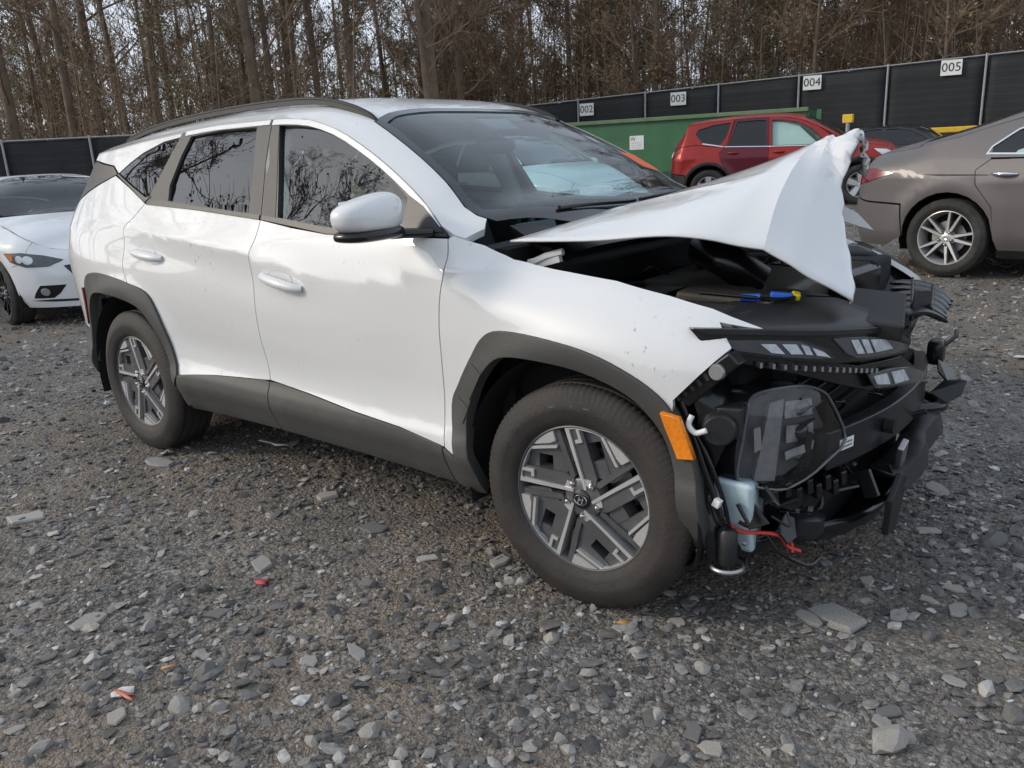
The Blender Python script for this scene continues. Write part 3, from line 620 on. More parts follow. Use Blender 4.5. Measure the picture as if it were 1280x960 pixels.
# cabin
for y in (-.37, .37): seat(SUV, 1.45, y, 'front_seat', z0=-.02)
b = MB(); superell(b, (.42, 0, .62), (.27, .62, .11), .45, .3); superell(b, (.12, 0, .95), (.09, .62, .32), .5, .3, shape=lambda q: Vector((q.x-q.z*.35, q.y, q.z))); o = b.build('rear_seat', M['seat'], SUV, 60)
for y in (-.38, .38):
    b = MB(); superell(b, (-.02, y, 1.30), (.05, .13, .075), .6, .6); b.build('headrest', M['seat'], o, 60)
b = MB(); rows = []
for (x, z) in ((2.36, 1.10), (2.2, 1.09), (2.02, 1.075), (1.93, 1.03), (1.90, .95), (1.96, .80), (2.1, .60)): rows.append([(x-.04*(y/.72)**2, y, z+.015*math.cos(y*4)) for y in np.linspace(-.74, .74, 13)])
b.grid(rows); DS = b.build('dashboard', M['dash'], SUV, 60)
b = MB(); b.box((1.93, .02, 1.05), (.02, .28, .16), (0, -.3, 0)); b.box((1.955, .37, 1.07), (.02, .3, .10), (0, -.3, 0)); b.build('screen', M['gloss'], DS, bevel=.006)
b = MB(); b.box((1.6, 0, .60), (.9, .24, .22)); b.build('console', M['dash'], SUV, bevel=.03)
R_ = Matrix.Rotation(rad(-24), 3, 'Y'); b = MB(); c0 = Vector((1.78, .37, 1.01))
b.tube([c0+R_ @ Vector((0, .185*math.cos(t), .185*math.sin(t))) for t in np.linspace(0, 2*math.pi, 41)], .016, 8, cap=False)
SW = b.build('steering_wheel', M['dash'], SUV, 60)
b = MB(); superell(b, c0+Vector((.015, 0, 0)), (.035, .085, .07), .7, .6); b.tube([c0+R_ @ Vector((.01, -.17, 0)), c0+R_ @ Vector((.01, .17, 0))], .018, 6); b.tube([c0, c0+R_ @ Vector((.01, 0, -.17))], .02, 6); b.tube([c0, c0+Vector((.25, 0, -.09))], .04, 8); b.build('hub', M['dash'], SW, 60)
b = MB(); superell(b, (1.73, 0, 1.45), (.02, .12, .035), .6, .5); b.tube([(1.73, 0, 1.46), (1.72, 0, 1.535)], .01, 6); b.build('rear_view_mirror', M['black'], SUV, 60)
b = MB(); b.box((1.74, 0, 1.53), (.12, .2, .03), (0, .5, 0)); b.build('camera_housing', M['black'], SUV, bevel=.01)
# wheels
WR, Wr, Wd = .369, .240, .235
for x in (0, 2.755):
    for sd_ in (1, -1):
        wheel(SUV, (x, -.803*sd_, WR-.004), WR, Wr, Wd, 'turbine', rz=rad(3.2) if x > 1 else 0, side=sd_)
# raised tyre lettering on the front right tyre
fr = [o for o in SUV.children if o.name.startswith('wheel') and o.location.x > 1 and o.location.y < 0 and o.type == 'EMPTY'][0]
def text_mesh(txt, size, depth=.002, align='CENTER'):
    cu = bpy.data.curves.new('txt', 'FONT'); cu.body = txt; cu.size = size; cu.extrude = depth; cu.align_x = align; cu.align_y = 'CENTER'; cu.resolution_u = 3
    o = bpy.data.objects.new('txt', cu); COL.objects.link(o); dg = bpy.context.evaluated_depsgraph_get(); me = bpy.data.meshes.new_from_object(o.evaluated_get(dg))
    bpy.data.objects.remove(o); return me
b = MB()
for k, ch in enumerate('NEXEN'):
    me = text_mesh(ch, .05, .001); a = rad(118-k*11.5); rr = .292; th = a-math.pi/2
    for_v = []
    for v in me.vertices:
        u, vv = v.co.x*1.15, v.co.y; x = rr*math.cos(a)+u*math.cos(th)-vv*math.sin(th); z = rr*math.sin(a)+u*math.sin(th)+vv*math.cos(th)
        rad_ = math.hypot(x, z); yy = -.1205+abs(rad_-.30)*.25-v.co.z; for_v.append((x, yy, z))
    b.add(for_v, [list(p.vertices) for p in me.polygons])
b.build('tyre_lettering', mk('tyre_lettering', (.075, .066, .058), .7), fr)
# ------------------------------------------------------------------ hood, engine bay and torn front end
HD = [[(2.40, -.75, 1.14), (2.46, -.45, 1.18), (2.51, -.12, 1.215), (2.50, .18, 1.225), (2.45, .45, 1.21), (2.36, .74, 1.16)],
 [(2.68, -.71, 1.145), (2.70, -.42, 1.215), (2.72, -.1, 1.268), (2.73, .2, 1.288), (2.68, .46, 1.24), (2.60, .73, 1.13)],
 [(2.95, -.66, 1.16), (2.96, -.4, 1.25), (2.96, -.08, 1.325), (2.96, .18, 1.36), (2.9, .45, 1.27), (2.80, .71, 1.10)],
 [(3.18, -.56, 1.115), (3.14, -.36, 1.25), (3.10, -.08, 1.36), (3.08, .14, 1.40), (2.98, .42, 1.27), (2.90, .69, 1.05)],
 [(3.30, -.50, 1.03), (3.25, -.28, 1.15), (3.185, -.05, 1.31), (3.165, .10, 1.42), (3.03, .4, 1.25), (2.95, .66, 1.0)],
 [(3.395, -.43, .965), (3.335, -.26, 1.05), (3.225, -.06, 1.26), (3.235, .10, 1.41), (3.06, .36, 1.20), (2.98, .62, .95)],
 [(3.385, -.40, .945), (3.315, -.235, 1.02), (3.205, -.04, 1.23), (3.21, .12, 1.365), (3.03, .36, 1.17), (2.95, .6, .92)]]
def crv(P, t):
    P = [np.array(q) for q in P]; n = len(P)-1; i = min(int(t), n-1); f = t-i
    p0 = P[i-1] if i > 0 else 2*P[0]-P[1]; p3 = P[i+2] if i+2 <= n else 2*P[n]-P[n-1]; p1, p2 = P[i], P[i+1]
    return .5*(2*p1+(p2-p0)*f+(2*p0-5*p1+4*p2-p3)*f*f+(3*p1-p0-3*p2+p3)*f**3)
NU, NV = 40, 44; rows = []
def warp(v):   # tighten the fold across the front of the hood
    i = int(v); f = v-i
    return v
for j in range(NV+1):
    v = 6*j/NV; row = []
    for i in range(NU+1):
        u = 5*i/NU
        C_ = [crv(HD[r], u) for r in range(7)]
        # Catmull-Rom along, but straighter facets either side of the fold at row 3
        q = crv(C_, v); k = int(min(v, 5.999)); f = v-k; lin = C_[k]*(1-f)+C_[min(k+1, 6)]*f
        wl = .15+.85*math.exp(-((v-3)/.5)**4); q = q*(1-wl)+lin*wl
        near = math.exp(-((q[0]-3.2)**2+(q[1]-.1)**2)/.012); cr_ = noise.noise(Vector((q[0]*22, q[1]*18, q[2]*20)))
        fr_ = sstep(3.9, 5.2, v)
        fo = noise.noise(Vector((q[0]*9, q[1]*5+3, 1))); q = q+np.array([.03*cr_*near+.026*fr_*(abs(noise.noise(Vector((3, q[1]*7, q[2]*11))))-.2), .02*near*noise.noise(Vector((q[2]*25, q[0]*20, 2))), .04*near*cr_+.006*abs(fo)*sstep(2.6, 3.6, v)])
        rb = .006*math.exp(-((q[1]+.30-.12*(q[0]-2.4))/.03)**2)*(1-sstep(2.6, 3.4, v)); q[2] += rb
        row.append(tuple(q))
    rows.append(row)
b = MB(); b.grid(rows); o = b.build('hood', [M['white'], M['void']], SUV, 13)
for p_ in o.data.polygons:
    if p_.normal.z < 0: break
k = o.modifiers.new('s', 'SOLIDIFY'); k.thickness = .006; k.offset = -1; k.material_offset = 1; k.material_offset_rim = 0
HOOD = o
rows = []   # exposed torn metal tip, a crumpled sheet
for j in range(10):
    row = []
    for i in range(8):
        u, v = i/7, j/9; q = Vector((3.225+.035*u+.01*v, .13-.10*u, 1.425-.12*v-.02*u)); k_ = Vector((u*5, v*6, 1)); row.append(q+Vector((noise.noise(k_)*.030, noise.noise(k_+Vector((9, 0, 0)))*.03, noise.noise(k_+Vector((0, 9, 0)))*.026)))
    rows.append(row)
b = MB(); b.grid(rows)
b.build('torn_metal', M['steel'], HOOD, solid=.003)
b = MB()
for sy, x0 in ((-1, 2.47),):
    b.tube([(x0-.05, -.70, 1.05), (x0+.03, -.69, 1.085), (x0+.09, -.68, 1.10)], .012, 6); b.box((x0+.02, -.685, 1.07), (.12, .02, .035), (0, -.25, .1))
b.build('hinge', M['white'], HOOD)
# engine bay
def bx(name, c, d, mat, rot=None, bevel=.008, par=SUV, taper=1.0):
    b = MB(); b.box(c, d, rot, taper); return b.build(name, M[mat], par, 30, bevel)
b = MB()
for sy in (-1, 1): b.box((2.75, sy*.60, .70), (.9, .22, .5)); b.box((2.75, sy*.66, .93), (.8, .1, .06))
b.box((3.1, 0, .45), (.5, 1.2, .3)); b.box((2.45, 0, .98), (.16, 1.4, .12)); b.build('inner_wing', M['void'], SUV, bevel=.02)
bx('engine_cover', (2.88, -.08, .90), (.50, .62, .12), 'beige', (0, .05, .05), .03)
bx('fuse_box', (3.03, -.44, .925), (.30, .20, .085), 'beige', (0, .06, .12), .015)
bx('battery_cover', (2.72, -.46, .90), (.26, .22, .12), 'black', None, .015)
bx('air_box', (3.02, .40, .87), (.34, .36, .16), 'black', (0, .05, -.1), .03)
b = MB(); b.tube(curve2([(2.70, .1, .98), (2.78, -.12, 1.05), (2.92, -.26, 1.04), (3.02, -.2, .96)], 6), .06, 12); b.build('intake_hose', M['black'], SUV, 60)
b = MB()
for k in range(14):
    p0 = Vector((random.uniform(2.6, 3.1), random.uniform(-.55, .3), random.uniform(.86, .95))); p1 = p0+Vector((random.uniform(-.2, .25), random.uniform(-.3, .3), random.uniform(-.03, .05)))
    b.tube(curve2([p0, (p0+p1)/2+Vector((0, 0, .05)), p1], 4), random.choice([.006, .009, .014]), 6)
b.build('hose_bundle', M['black'], SUV, 60)['kind'] = 'stuff'
bx('brake_reservoir', (2.60, .42, 1.0), (.1, .09, .09), 'paper', None, .02)
# radiator top apron
rows = []
for y in np.linspace(-.78, -.26, 12):
    xf = 3.5-.3*y*y-.45*y**8-.012; zf = float(np.interp(y, [-.8, -.61, -.35, .3], [.922, .905, .878, .84])); xb = 3.06+.10*(y+.78) if y < -.2 else 3.12+.02*y
    rows.append([(xb+(xf-xb)*t, y, .935+.02*(y < 9)-(.955-zf)*t**2.2) for t in np.linspace(0, 1, 7)])
b = MB(); b.grid(rows); AP = b.build('radiator_cover', M['trimd'], SUV, 60, solid=.006)
b = MB(); b.tube([(3.10, -.53, .965), (3.16, -.52, .968)], .012, 8); b.build('connector', M['blue'], SUV, 40, bevel=.003)
bx('blue_plug', (3.205, -.475, .970), (.065, .022, .02), 'blue', (0, .1, .5), .006)
bx('yellow_plug', (3.238, -.448, .967), (.026, .028, .022), 'yellow', (.3, .2, .5), .006)
b = MB(); b.tube(curve2([(3.0, -.60, .985), (3.10, -.56, .975), (3.20, -.50, .962), (3.245, -.47, .965)], 5), .006, 6); b.tube(curve2([(3.26, -.43, .965), (3.30, -.38, .958), (3.34, -.36, .955)], 4), .002, 5); b.build('harness', M['black'], SUV, 60)
# nose surface: x = NX(y)
def NX(y): return 3.5-.3*y*y-.45*y**8
def NF(off): return lambda Y, Z: np.stack([NX(Y)+off-.10*(Z-.75), Y, Z], 1)
def npanel(name, poly, mat, par, off, thick, gap=0, step=(.04, .03), rnd=0):
    return panel(name, [(y, z) for y, z in poly], NF(off), mat, par, thick=thick, gap=gap, step=step, rnd=rnd)
hous = [(-.868, .934), (-.772, .925), (-.609, .903), (-.35, .871), (-.169, .80), (-.164, .775), (-.30, .778), (-.44, .792), (-.545, .805), (-.675, .832), (-.82, .868), (-.842, .872)]
LH = npanel('light_bar', hous, M['gloss'], SUV, 0, .06, rnd=.006)
npanel('trim_edge', [(-.868, .936), (-.772, .927), (-.609, .905), (-.35, .873), (-.16, .803), (-.165, .790), (-.35, .860), (-.609, .893), (-.772, .915), (-.85, .922)], M['satin'], LH, .010, .02, rnd=.004)
def drl(poly, bars):
    c = np.mean(np.array(poly), 0)
    a = npanel('light_cell', [tuple(c+(np.array(q)-c)*.97) for q in poly], M['lampgrey'], LH, .004, .006)
    for pl in bars: npanel('reflector', pl, M['reflector'], a, .009, .003)
    npanel('lens', poly, M['clear'], a, .016, .006, rnd=.003)
drl([(-.829, .904), (-.76, .897), (-.671, .884), (-.602, .852), (-.568, .82), (-.64, .832), (-.708, .845), (-.813, .875)],
    [[(-.765, .888), (-.735, .885), (-.715, .855), (-.745, .862)], [(-.72, .883), (-.685, .878), (-.668, .848), (-.70, .853)], [(-.672, .876), (-.652, .868), (-.64, .842), (-.66, .846)], [(-.64, .862), (-.605, .845), (-.582, .826), (-.628, .839)]])
drl([(-.57, .878), (-.45, .862), (-.356, .846), (-.198, .797), (-.206, .776), (-.35, .790), (-.478, .806), (-.52, .826)],
    [[(-.50, .862), (-.47, .858), (-.44, .812), (-.475, .818)], [(-.455, .856), (-.425, .851), (-.40, .808), (-.43, .811)], [(-.41, .848), (-.33, .836), (-.29, .800), (-.385, .806)]])
lb = npanel('clip_rail', [(-.81, .862), (-.67, .835), (-.43, .770), (-.16, .745), (-.025, .68), (-.03, .655), (-.38, .69), (-.494, .727), (-.669, .793), (-.785, .835)], M['black'], SUV, -.02, .03, rnd=.004)
drl([(-.425, .748), (-.30, .742), (-.186, .722), (-.029, .670), (-.049, .645), (-.20, .672), (-.391, .698)], [[(-.40, .738), (-.33, .733), (-.31, .695), (-.385, .71)], [(-.30, .73), (-.22, .722), (-.18, .68), (-.28, .69)]])
b = MB()
for k in range(16):
    y = -.77+k*.026; z = .852-.05*(y+.8)/.15*.35-(y+.8)*.09; b.box((NX(y)+.0, y, z-.014), (.018, .008, .014), (0, 0, -.6))
b.build("clip", M["steel"], lb)
# headlamp unit
hl = [(-.769, .717), (-.738, .748), (-.643, .751), (-.575, .727), (-.536, .689), (-.48, .56), (-.575, .509), (-.676, .464), (-.725, .461), (-.788, .489), (-.799, .532), (-.788, .633)]
HLc = curve2(hl, 3, True)
b = MB(); cc = np.mean(np.array(hl), 0)
rows = [[(NX(y)-.035-.10*(z-.75)-d, y+.25*d, z) for y, z in [tuple(cc+(np.array(q)-cc)*s_) for q in HLc+[HLc[0]]]] for d, s_ in ((0, 1.02), (.04, 1.05), (.16, .95), (.24, .6), (.25, .05))]
b.grid(rows); HL = b.build('headlamp', M['black'], SUV, 50)
b = MB(); b.lathe([(.0, 0), (.04, 0), (.048, .01), (.048, .06), (.0, .06)], 24); o = b.build('bulb_cover', M['trimd'], HL, 40); o.location = (3.20, -.87, .66); o.rotation_euler = (0, 0, rad(25))
bx('ballast', (3.205, -.81, .675), (.07, .06, .09), 'trimd', (0, 0, .3), .008, HL)
npanel('inner_bezel', [tuple(cc+(np.array(q)-cc)*.95) for q in HLc], M['lampgrey'], HL, -.085, .004)
npanel('bezel_blade', [(-.70, .705), (-.66, .712), (-.70, .478), (-.75, .485)], mk('bezel_grey', (.22, .22, .22), .4, var=.2, vs=40), HL, -.060, .02)
for zc in (.672, .60):
    npanel('reflector', [(-.645, zc+.028), (-.555, zc+.022), (-.555, zc-.026), (-.65, zc-.022)], M['lampchrome'], HL, -.072, .004)
    b = MB(); superell(b, (NX(-.59)-.065, -.592, zc), (.02, .030, .027), 1, 1, 16, 10); b.build('projector', M['clear'] if zc > .65 else M['gloss'], HL, 80)
npanel('reflector', [(-.66, .555), (-.56, .57), (-.57, .545), (-.66, .53)], M['lampchrome'], HL, -.066, .004)
npanel('reflector', [(-.75, .64), (-.735, .645), (-.735, .58), (-.752, .57)], M['steel'], HL, -.049, .003)
def bulge(Y, Z):
    r2 = ((Y-cc[0])/.16)**2+((Z-cc[1])/.145)**2
    return np.stack([NX(Y)-.034-.10*(Z-.75)+.020*np.clip(1-r2, 0, 1), Y, Z], 1)
rim_ = [tuple(bulge(np.array([y]), np.array([z]))[0]+np.array([.002, 0, 0])) for y, z in HLc+[HLc[0]]]
b = MB(); b.tube(rim_, .0045, 6, cap=False); b.build('lens_rim', mk('lens_edge', (.10, .105, .11), .2, coat=.5), HL, 60)
panel('lens', HLc, bulge, M['smoke'], HL, thick=.03, gap=0, step=(.02, .02), rnd=.006)
# bumper beam
def beam(z0, z1, y0, y1, xo, th, name, mat, bev=.006):
    rows = []
    for y in np.linspace(y0, y1, 15):
        x = 3.485-.10*(y/.6)**2+xo; rows.append([(x-th, y, z0), (x, y, z0), (x, y, z1), (x-th, y, z1), (x-th, y, z0)])
    b = MB(); b.grid(rows); n = len(rows[0]); b.f.append([0, 1, 2, 3]); b.f.append([(len(rows)-1)*n+k for k in (3, 2, 1, 0)]); b.m += [0, 0]
    return b.build(name, M[mat], SUV, 40, bev)
BM = beam(.475, .595, -.55, .58, -.01, .05, 'bumper_beam', 'satin')
b = MB(); x = lambda y: 3.485-.10*(y/.6)**2-.0085
b.grid([[(x(-.50), -.50, .525), (x(-.43), -.43, .525)], [(x(-.50), -.50, .560), (x(-.43), -.43, .560)]]); b.build('label', M['paper'], BM)
b = MB()
for k in range(2):
    for i in range(7): b.box((x(-.49+i*.008)+.001, -.49+i*.008, .535+k*.012), (.0006, .005, .005))
b.build('label_print', M['ink'], BM)
b = MB(); b.grid([[(x(.46), .46, .54), (x(.49), .49, .54)], [(x(.46), .46, .585), (x(.49), .49, .585)]]); b.build('label', M['paper'], BM)
b = MB(); b.lathe([(0, 0), (.022, 0), (.022, .03), (0, .03)], 14); o = b.build('tow_hook_socket', M['void'], BM, 40); o.location = (3.49, -.24, .54); o.rotation_euler = (0, 0, rad(90))
# lower cooling pack, undertray, broken plastics
b = MB(); b.box((3.30, .02, .60), (.06, 1.05, .50)); b.build('radiator', M['void'], SUV, bevel=.01)
b = MB()
for k in range(11): b.box((3.335, -.2+.0*k, .40+k*.045), (.012, .9, .006))
b.build('radiator_fins', M['black'], SUV)
b = MB()
for k in range(8):
    y = -.70+.035*k; b.box((NX(y)-.06, y, .44-.003*k+.02*(k % 2)), (.10, .022, .05), (.2, .1, -.5))
b.build('lamp_support', M['black'], SUV, bevel=.004)
rows = []
for y in np.linspace(-.86, .55, 21):
    xf = NX(max(-.84, min(.7, y)))-.06; zz = .21+.03*math.sin(y*7)+.05*noise.noise(Vector((y*9, 1, 1)))
    rows.append([(2.95, y, .21), (xf-.15, y, zz), (xf, y, zz+.01), (xf+.02, y, zz+.05), (xf+.015, y, zz+.075)])
b = MB(); b.grid(rows); b.build('undertray', M['black'], SUV, 40, solid=.006)
rows = []
for y in np.linspace(-.25, .58, 13):
    t = (y+.25)/.83; x = 3.50-.10*(y/.6)**2; zz = .30+.06*math.sin(t*3.1)+.03*noise.noise(Vector((y*8, 4, 1))); x += .03*noise.noise(Vector((y*6, 9, 1))); rows.append([(x-.05, y, zz+.10), (x+.03, y, zz+.085), (x+.045, y, zz+.02), (x-.02, y, zz-.03)])
b = MB(); b.grid(rows); b.build('lower_grille_lip', M['trimd'], SUV, 40, solid=.008)
b = MB(); b.prism([(-.30, .20), (-.20, .18), (-.17, .36), (-.26, .40), (-.33, .33)], lambda u, v, h: (3.50+h+.1*(v-.3), u, v), 0, .02); b.build('hanging_bracket', M['trimd'], SUV, bevel=.004)
bx('active_flap', (3.50, -.18, .42), (.02, .05, .14), 'steel', (.5, .2, 0), .004)
b = MB(); b.tube(curve2([(3.42, .30, .44), (3.48, .40, .43), (3.47, .50, .42), (3.40, .58, .42)], 5), .022, 10); b.build('cooler_pipe', M['black'], SUV, 60)
b = MB(); superell(b, (3.42, .57, .60), (.03, .04, .05), .5, .5); b.tube([(3.44, .58, .62), (3.47, .64, .65), (3.46, .70, .66)], .008, 6); b.build('crash_bracket', M['black'], SUV, 40)
# bracket under the fender, inner arch liner edge
b = MB(); b.prism([(3.055, .745), (3.22, .880), (3.25, .850), (3.11, .715)], lambda u, v, h: (u, -.885+h+.12*(u-3.05), v), 0, .05)
br = b.build('fender_bracket', M['black'], SUV, bevel=.005)
b = MB(); b.lathe([(.0, 0), (.02, 0), (.024, .006), (.024, .02)], 16); o = b.build('bracket_plug', M['steel'], br, 40); o.location = (3.19, -.877, .825)
b = MB()
for k in range(5): b.box((3.085+.02*k, -.885+.0024*k, .745+.0165*k), (.010, .012, .022), (0, -.7, 0))
b.build('bracket_rib', M['trimd'], br)
rows = []
for t in np.linspace(0, 1, 14):
    x = 3.10+.05*t+.03*math.sin(t*9); z = .78-.55*t; rows.append([(x, -.87, z), (x+.05+.02*math.sin(t*5), -.82, z-.01), (x+.04, -.70, z), (x-.02, -.55, z)])
b = MB(); b.grid(rows); b.build('arch_liner', M['black'], SUV, 50, solid=.004)
b = MB(); b.tube(curve2([(3.09, -.875, .73), (3.13, -.87, .62), (3.17, -.86, .50), (3.205, -.85, .40)], 5), .009, 8); b.tube(curve2([(3.10, -.87, .70), (3.16, -.86, .58), (3.20, -.84, .46), (3.22, -.82, .34)], 5), .007, 8); b.build('cable', M['black'], SUV, 60)
bx('cable_clip', (3.195, -.86, .445), (.022, .02, .025), 'paper', (0, .4, 0), .003)
b = MB(); b.tube(curve2([(3.13, -.89, .70), (3.125, -.90, .675), (3.145, -.90, .655), (3.175, -.895, .665)], 5), .008, 8); b.build('white_hose', M['paper'], SUV, 60)
# washer tank, pump, horn, red wires
b = MB(); b.prism([(-.82, .50), (-.60, .46), (-.58, .30), (-.66, .245), (-.76, .26), (-.79, .36)], lambda u, v, h: (3.20+h-.25*(u+.7), u, v), -.07, .05); b.build('washer_tank', M['tank'], SUV, 40, .018, 3)
b = MB(); b.lathe([(0, -.05), (.024, -.05), (.028, -.04), (.028, .05), (.02, .06), (.0, .06)], 16); o = b.build('washer_pump', M['trimd'], SUV, 40); o.location = (3.215, -.83, .30); o.rotation_euler = (rad(90), 0, 0)
b = MB(); b.tube([(3.215+.045*math.cos(t), -.83+.045*math.sin(t), .243) for t in np.linspace(0, 6.28, 24)], .007, 6, cap=False); b.build('hose_clamp', M['steel'], SUV, 60)
b = MB(); b.lathe([(0, -.04), (.05, -.04), (.068, -.025), (.07, .02), (.05, .035), (0, .035)], 24); HN = b.build('horn', M['satin'], SUV, 40); HN.location = (3.33, -.58, .315); HN.rotation_euler = (rad(82), 0, 0)
b = MB()
for k in range(4): b.box((3.33+.03*math.cos(k*1.6), -.58+.03*math.sin(k*1.6), .362), (.012, .012, .014))
b.build('horn_bolt', M['steel'], SUV)
b = MB(); b.tube(curve2([(3.21, -.83, .38), (3.24, -.80, .345), (3.30, -.76, .34), (3.33, -.73, .325), (3.345, -.71, .29), (3.375, -.69, .275)], 5), .0055, 6); b.tube(curve2([(3.33, -.73, .33), (3.35, -.70, .30), (3.36, -.71, .275)], 4), .0045, 6); b.build('red_wire', M['wire'], SUV, 60)
# debris of the far front corner: dark box, shutter slats, bent left fender
b = MB(); b.box((3.40, -.20, .885), (.16, .34, .05), (.12, .10, .25)); b.build('duct_box', M['railb'], SUV, 30, .008)
b = MB(); b.prism([(0, 0), (.10, .02), (.10, .09), (.02, .10)], lambda u, v, h: (3.45+u*.3+h, -.02+u, .83+v), 0, .012); b.build('duct_flap', M['trimd'], SUV, bevel=.003)
TLs, TRs, BLs, BRs = Vector((3.30, .47, .875)), Vector((3.475, .36, .845)), Vector((3.43, -.03, .855)), Vector((3.53, .06, .83))
for k in range(6):
    f = k/5; p0 = TLs.lerp(BLs, f); p1 = TRs.lerp(BRs, f); b = MB(); pts = [p0.lerp(p1, t)+Vector((0, 0, .018*math.sin(math.pi*t))) for t in np.linspace(-.15, 1.1, 8)]
    b.tube(pts, [.030]+[.040]*5+[.036, .02], 10, flat=.30); b.build('shutter_slat', M['satin'], SUV, 60)
for f in (.25, .72):
    b = MB(); b.tube([TLs.lerp(TRs, f)+Vector((0, 0, .03)), BLs.lerp(BRs, f)+Vector((0, 0, .03))], .006, 6); b.build('shutter_bar', M['black'], SUV, 60)
def shard(c, s_, mat, name='broken_plastic'):
    n = random.randint(4, 6); a0 = random.random()*6; b = MB(); R3 = Matrix.Rotation(random.random()*6, 3, 'Z') @ Matrix.Rotation(random.uniform(-1.2, 1.2), 3, 'X') @ Matrix.Rotation(random.uniform(-1.2, 1.2), 3, 'Y')
    pl = [(s_*random.uniform(.45, 1.1)*math.cos(a0+6.283*k/n), s_*random.uniform(.3, .8)*math.sin(a0+6.283*k/n)) for k in range(n)]
    b.prism(pl, lambda u, v, h: tuple(Vector(c)+R3 @ Vector((u, v, h+.12*u*u/s_))), -.004, .004); b.build(name, M[mat], SUV, bevel=.0015)
rs_ = random.Random(3); random.seed(31)
for k in range(46):
    zone_ = k % 4
    if zone_ == 0: c = (random.uniform(3.30, 3.46), random.uniform(-.45, .55), random.uniform(.24, .46))
    elif zone_ == 1: c = (random.uniform(3.22, 3.36), random.uniform(-.82, -.5), random.uniform(.24, .44))
    elif zone_ == 2: c = (random.uniform(3.20, 3.40), random.uniform(-.30, .62), random.uniform(.64, .86))
    else: c = (random.uniform(3.36, 3.50), random.uniform(-.30, .60), random.uniform(.28, .74))
    shard(c, random.uniform(.025, .075), random.choice(['black', 'black', 'satin', 'satin', 'trimd', 'gloss']))
for k in range(14):
    c = (random.uniform(3.26, 3.42), random.uniform(-.42, .5), random.uniform(.26, .82)) if k % 3 else (random.uniform(3.22, 3.30), random.uniform(-.8, -.5), random.uniform(.27, .42)); bx('bolt_head', c, (.012, .012, .012), 'steel', (random.random(), random.random(), 0), .002)
for k in range(7):
    c = (random.uniform(3.30, 3.47), random.uniform(-.4, .5), random.uniform(.3, .5)); bx('metal_bracket', c, (.05, .012, random.uniform(.03, .09)), random.choice(['steel', 'satin', 'satin']), (random.uniform(-.6, .6), random.uniform(-.6, .6), random.random()*3), .002)
b = MB()
for k in range(12):
    p0 = Vector((random.uniform(3.22, 3.36), random.uniform(-.84, -.5), random.uniform(.28, .5))); p1 = p0+Vector((random.uniform(-.06, .1), random.uniform(-.05, .25), random.uniform(-.14, .06))); b.tube(curve2([p0, (p0+p1)/2+Vector((.03, 0, -.03)), p1], 4), random.choice([.004, .006, .009]), 6)
b.build('loose_wiring', M['black'], SUV, 60)['kind'] = 'stuff'
panel('fender', fender_poly, S_, M['white'], SUV)
FB = panel('fender', fender_bent, lambda S, Z: HB.side(S, Z)+np.stack([.04*sstep(2.9, 3.3, S), .05*sstep(2.8, 3.3, S), -.05*sstep(2.9, 3.3, S)], 1), M['white'], SUV, mirror=True)
FB['label'] = 'bent far-side fender with white edge'
b = MB(); rows = []
for t in np.linspace(0, 1, 12):
    x = 3.02+.34*t; z = .99-.20*t**1.6; rows.append([(x, .80-.04*t, z), (x-.02, .70, z-.02+.02*math.sin(t*8)), (x-.03, .60, z-.10), (x-.06, .52, z-.22)])
b.grid(rows); b.build('arch_liner', M['black'], SUV, 50, solid=.004)
b = MB()
for k in range(16):
    p0 = Vector((random.uniform(3.2, 3.42), random.uniform(-.45, .6), random.uniform(.34, .75))); p1 = p0+Vector((random.uniform(-.08, .08), random.uniform(-.2, .2), random.uniform(-.15, .12)))
    b.tube(curve2([p0, (p0+p1)/2+Vector((.03, 0, .02)), p1], 4), random.choice([.005, .008, .012]), 6)
b.build('loose_wiring', M['black'], SUV, 60)['kind'] = 'stuff'
b = MB(); b.prism([(0, 0), (.11, -.045), (.155, -.06), (.10, .0), (.05, .03)], lambda u, v, h: (3.165+u*.75+h, -.02+u*.9, 1.165+v), 0, .004); b.build('torn_strip', M['white'], HOOD)
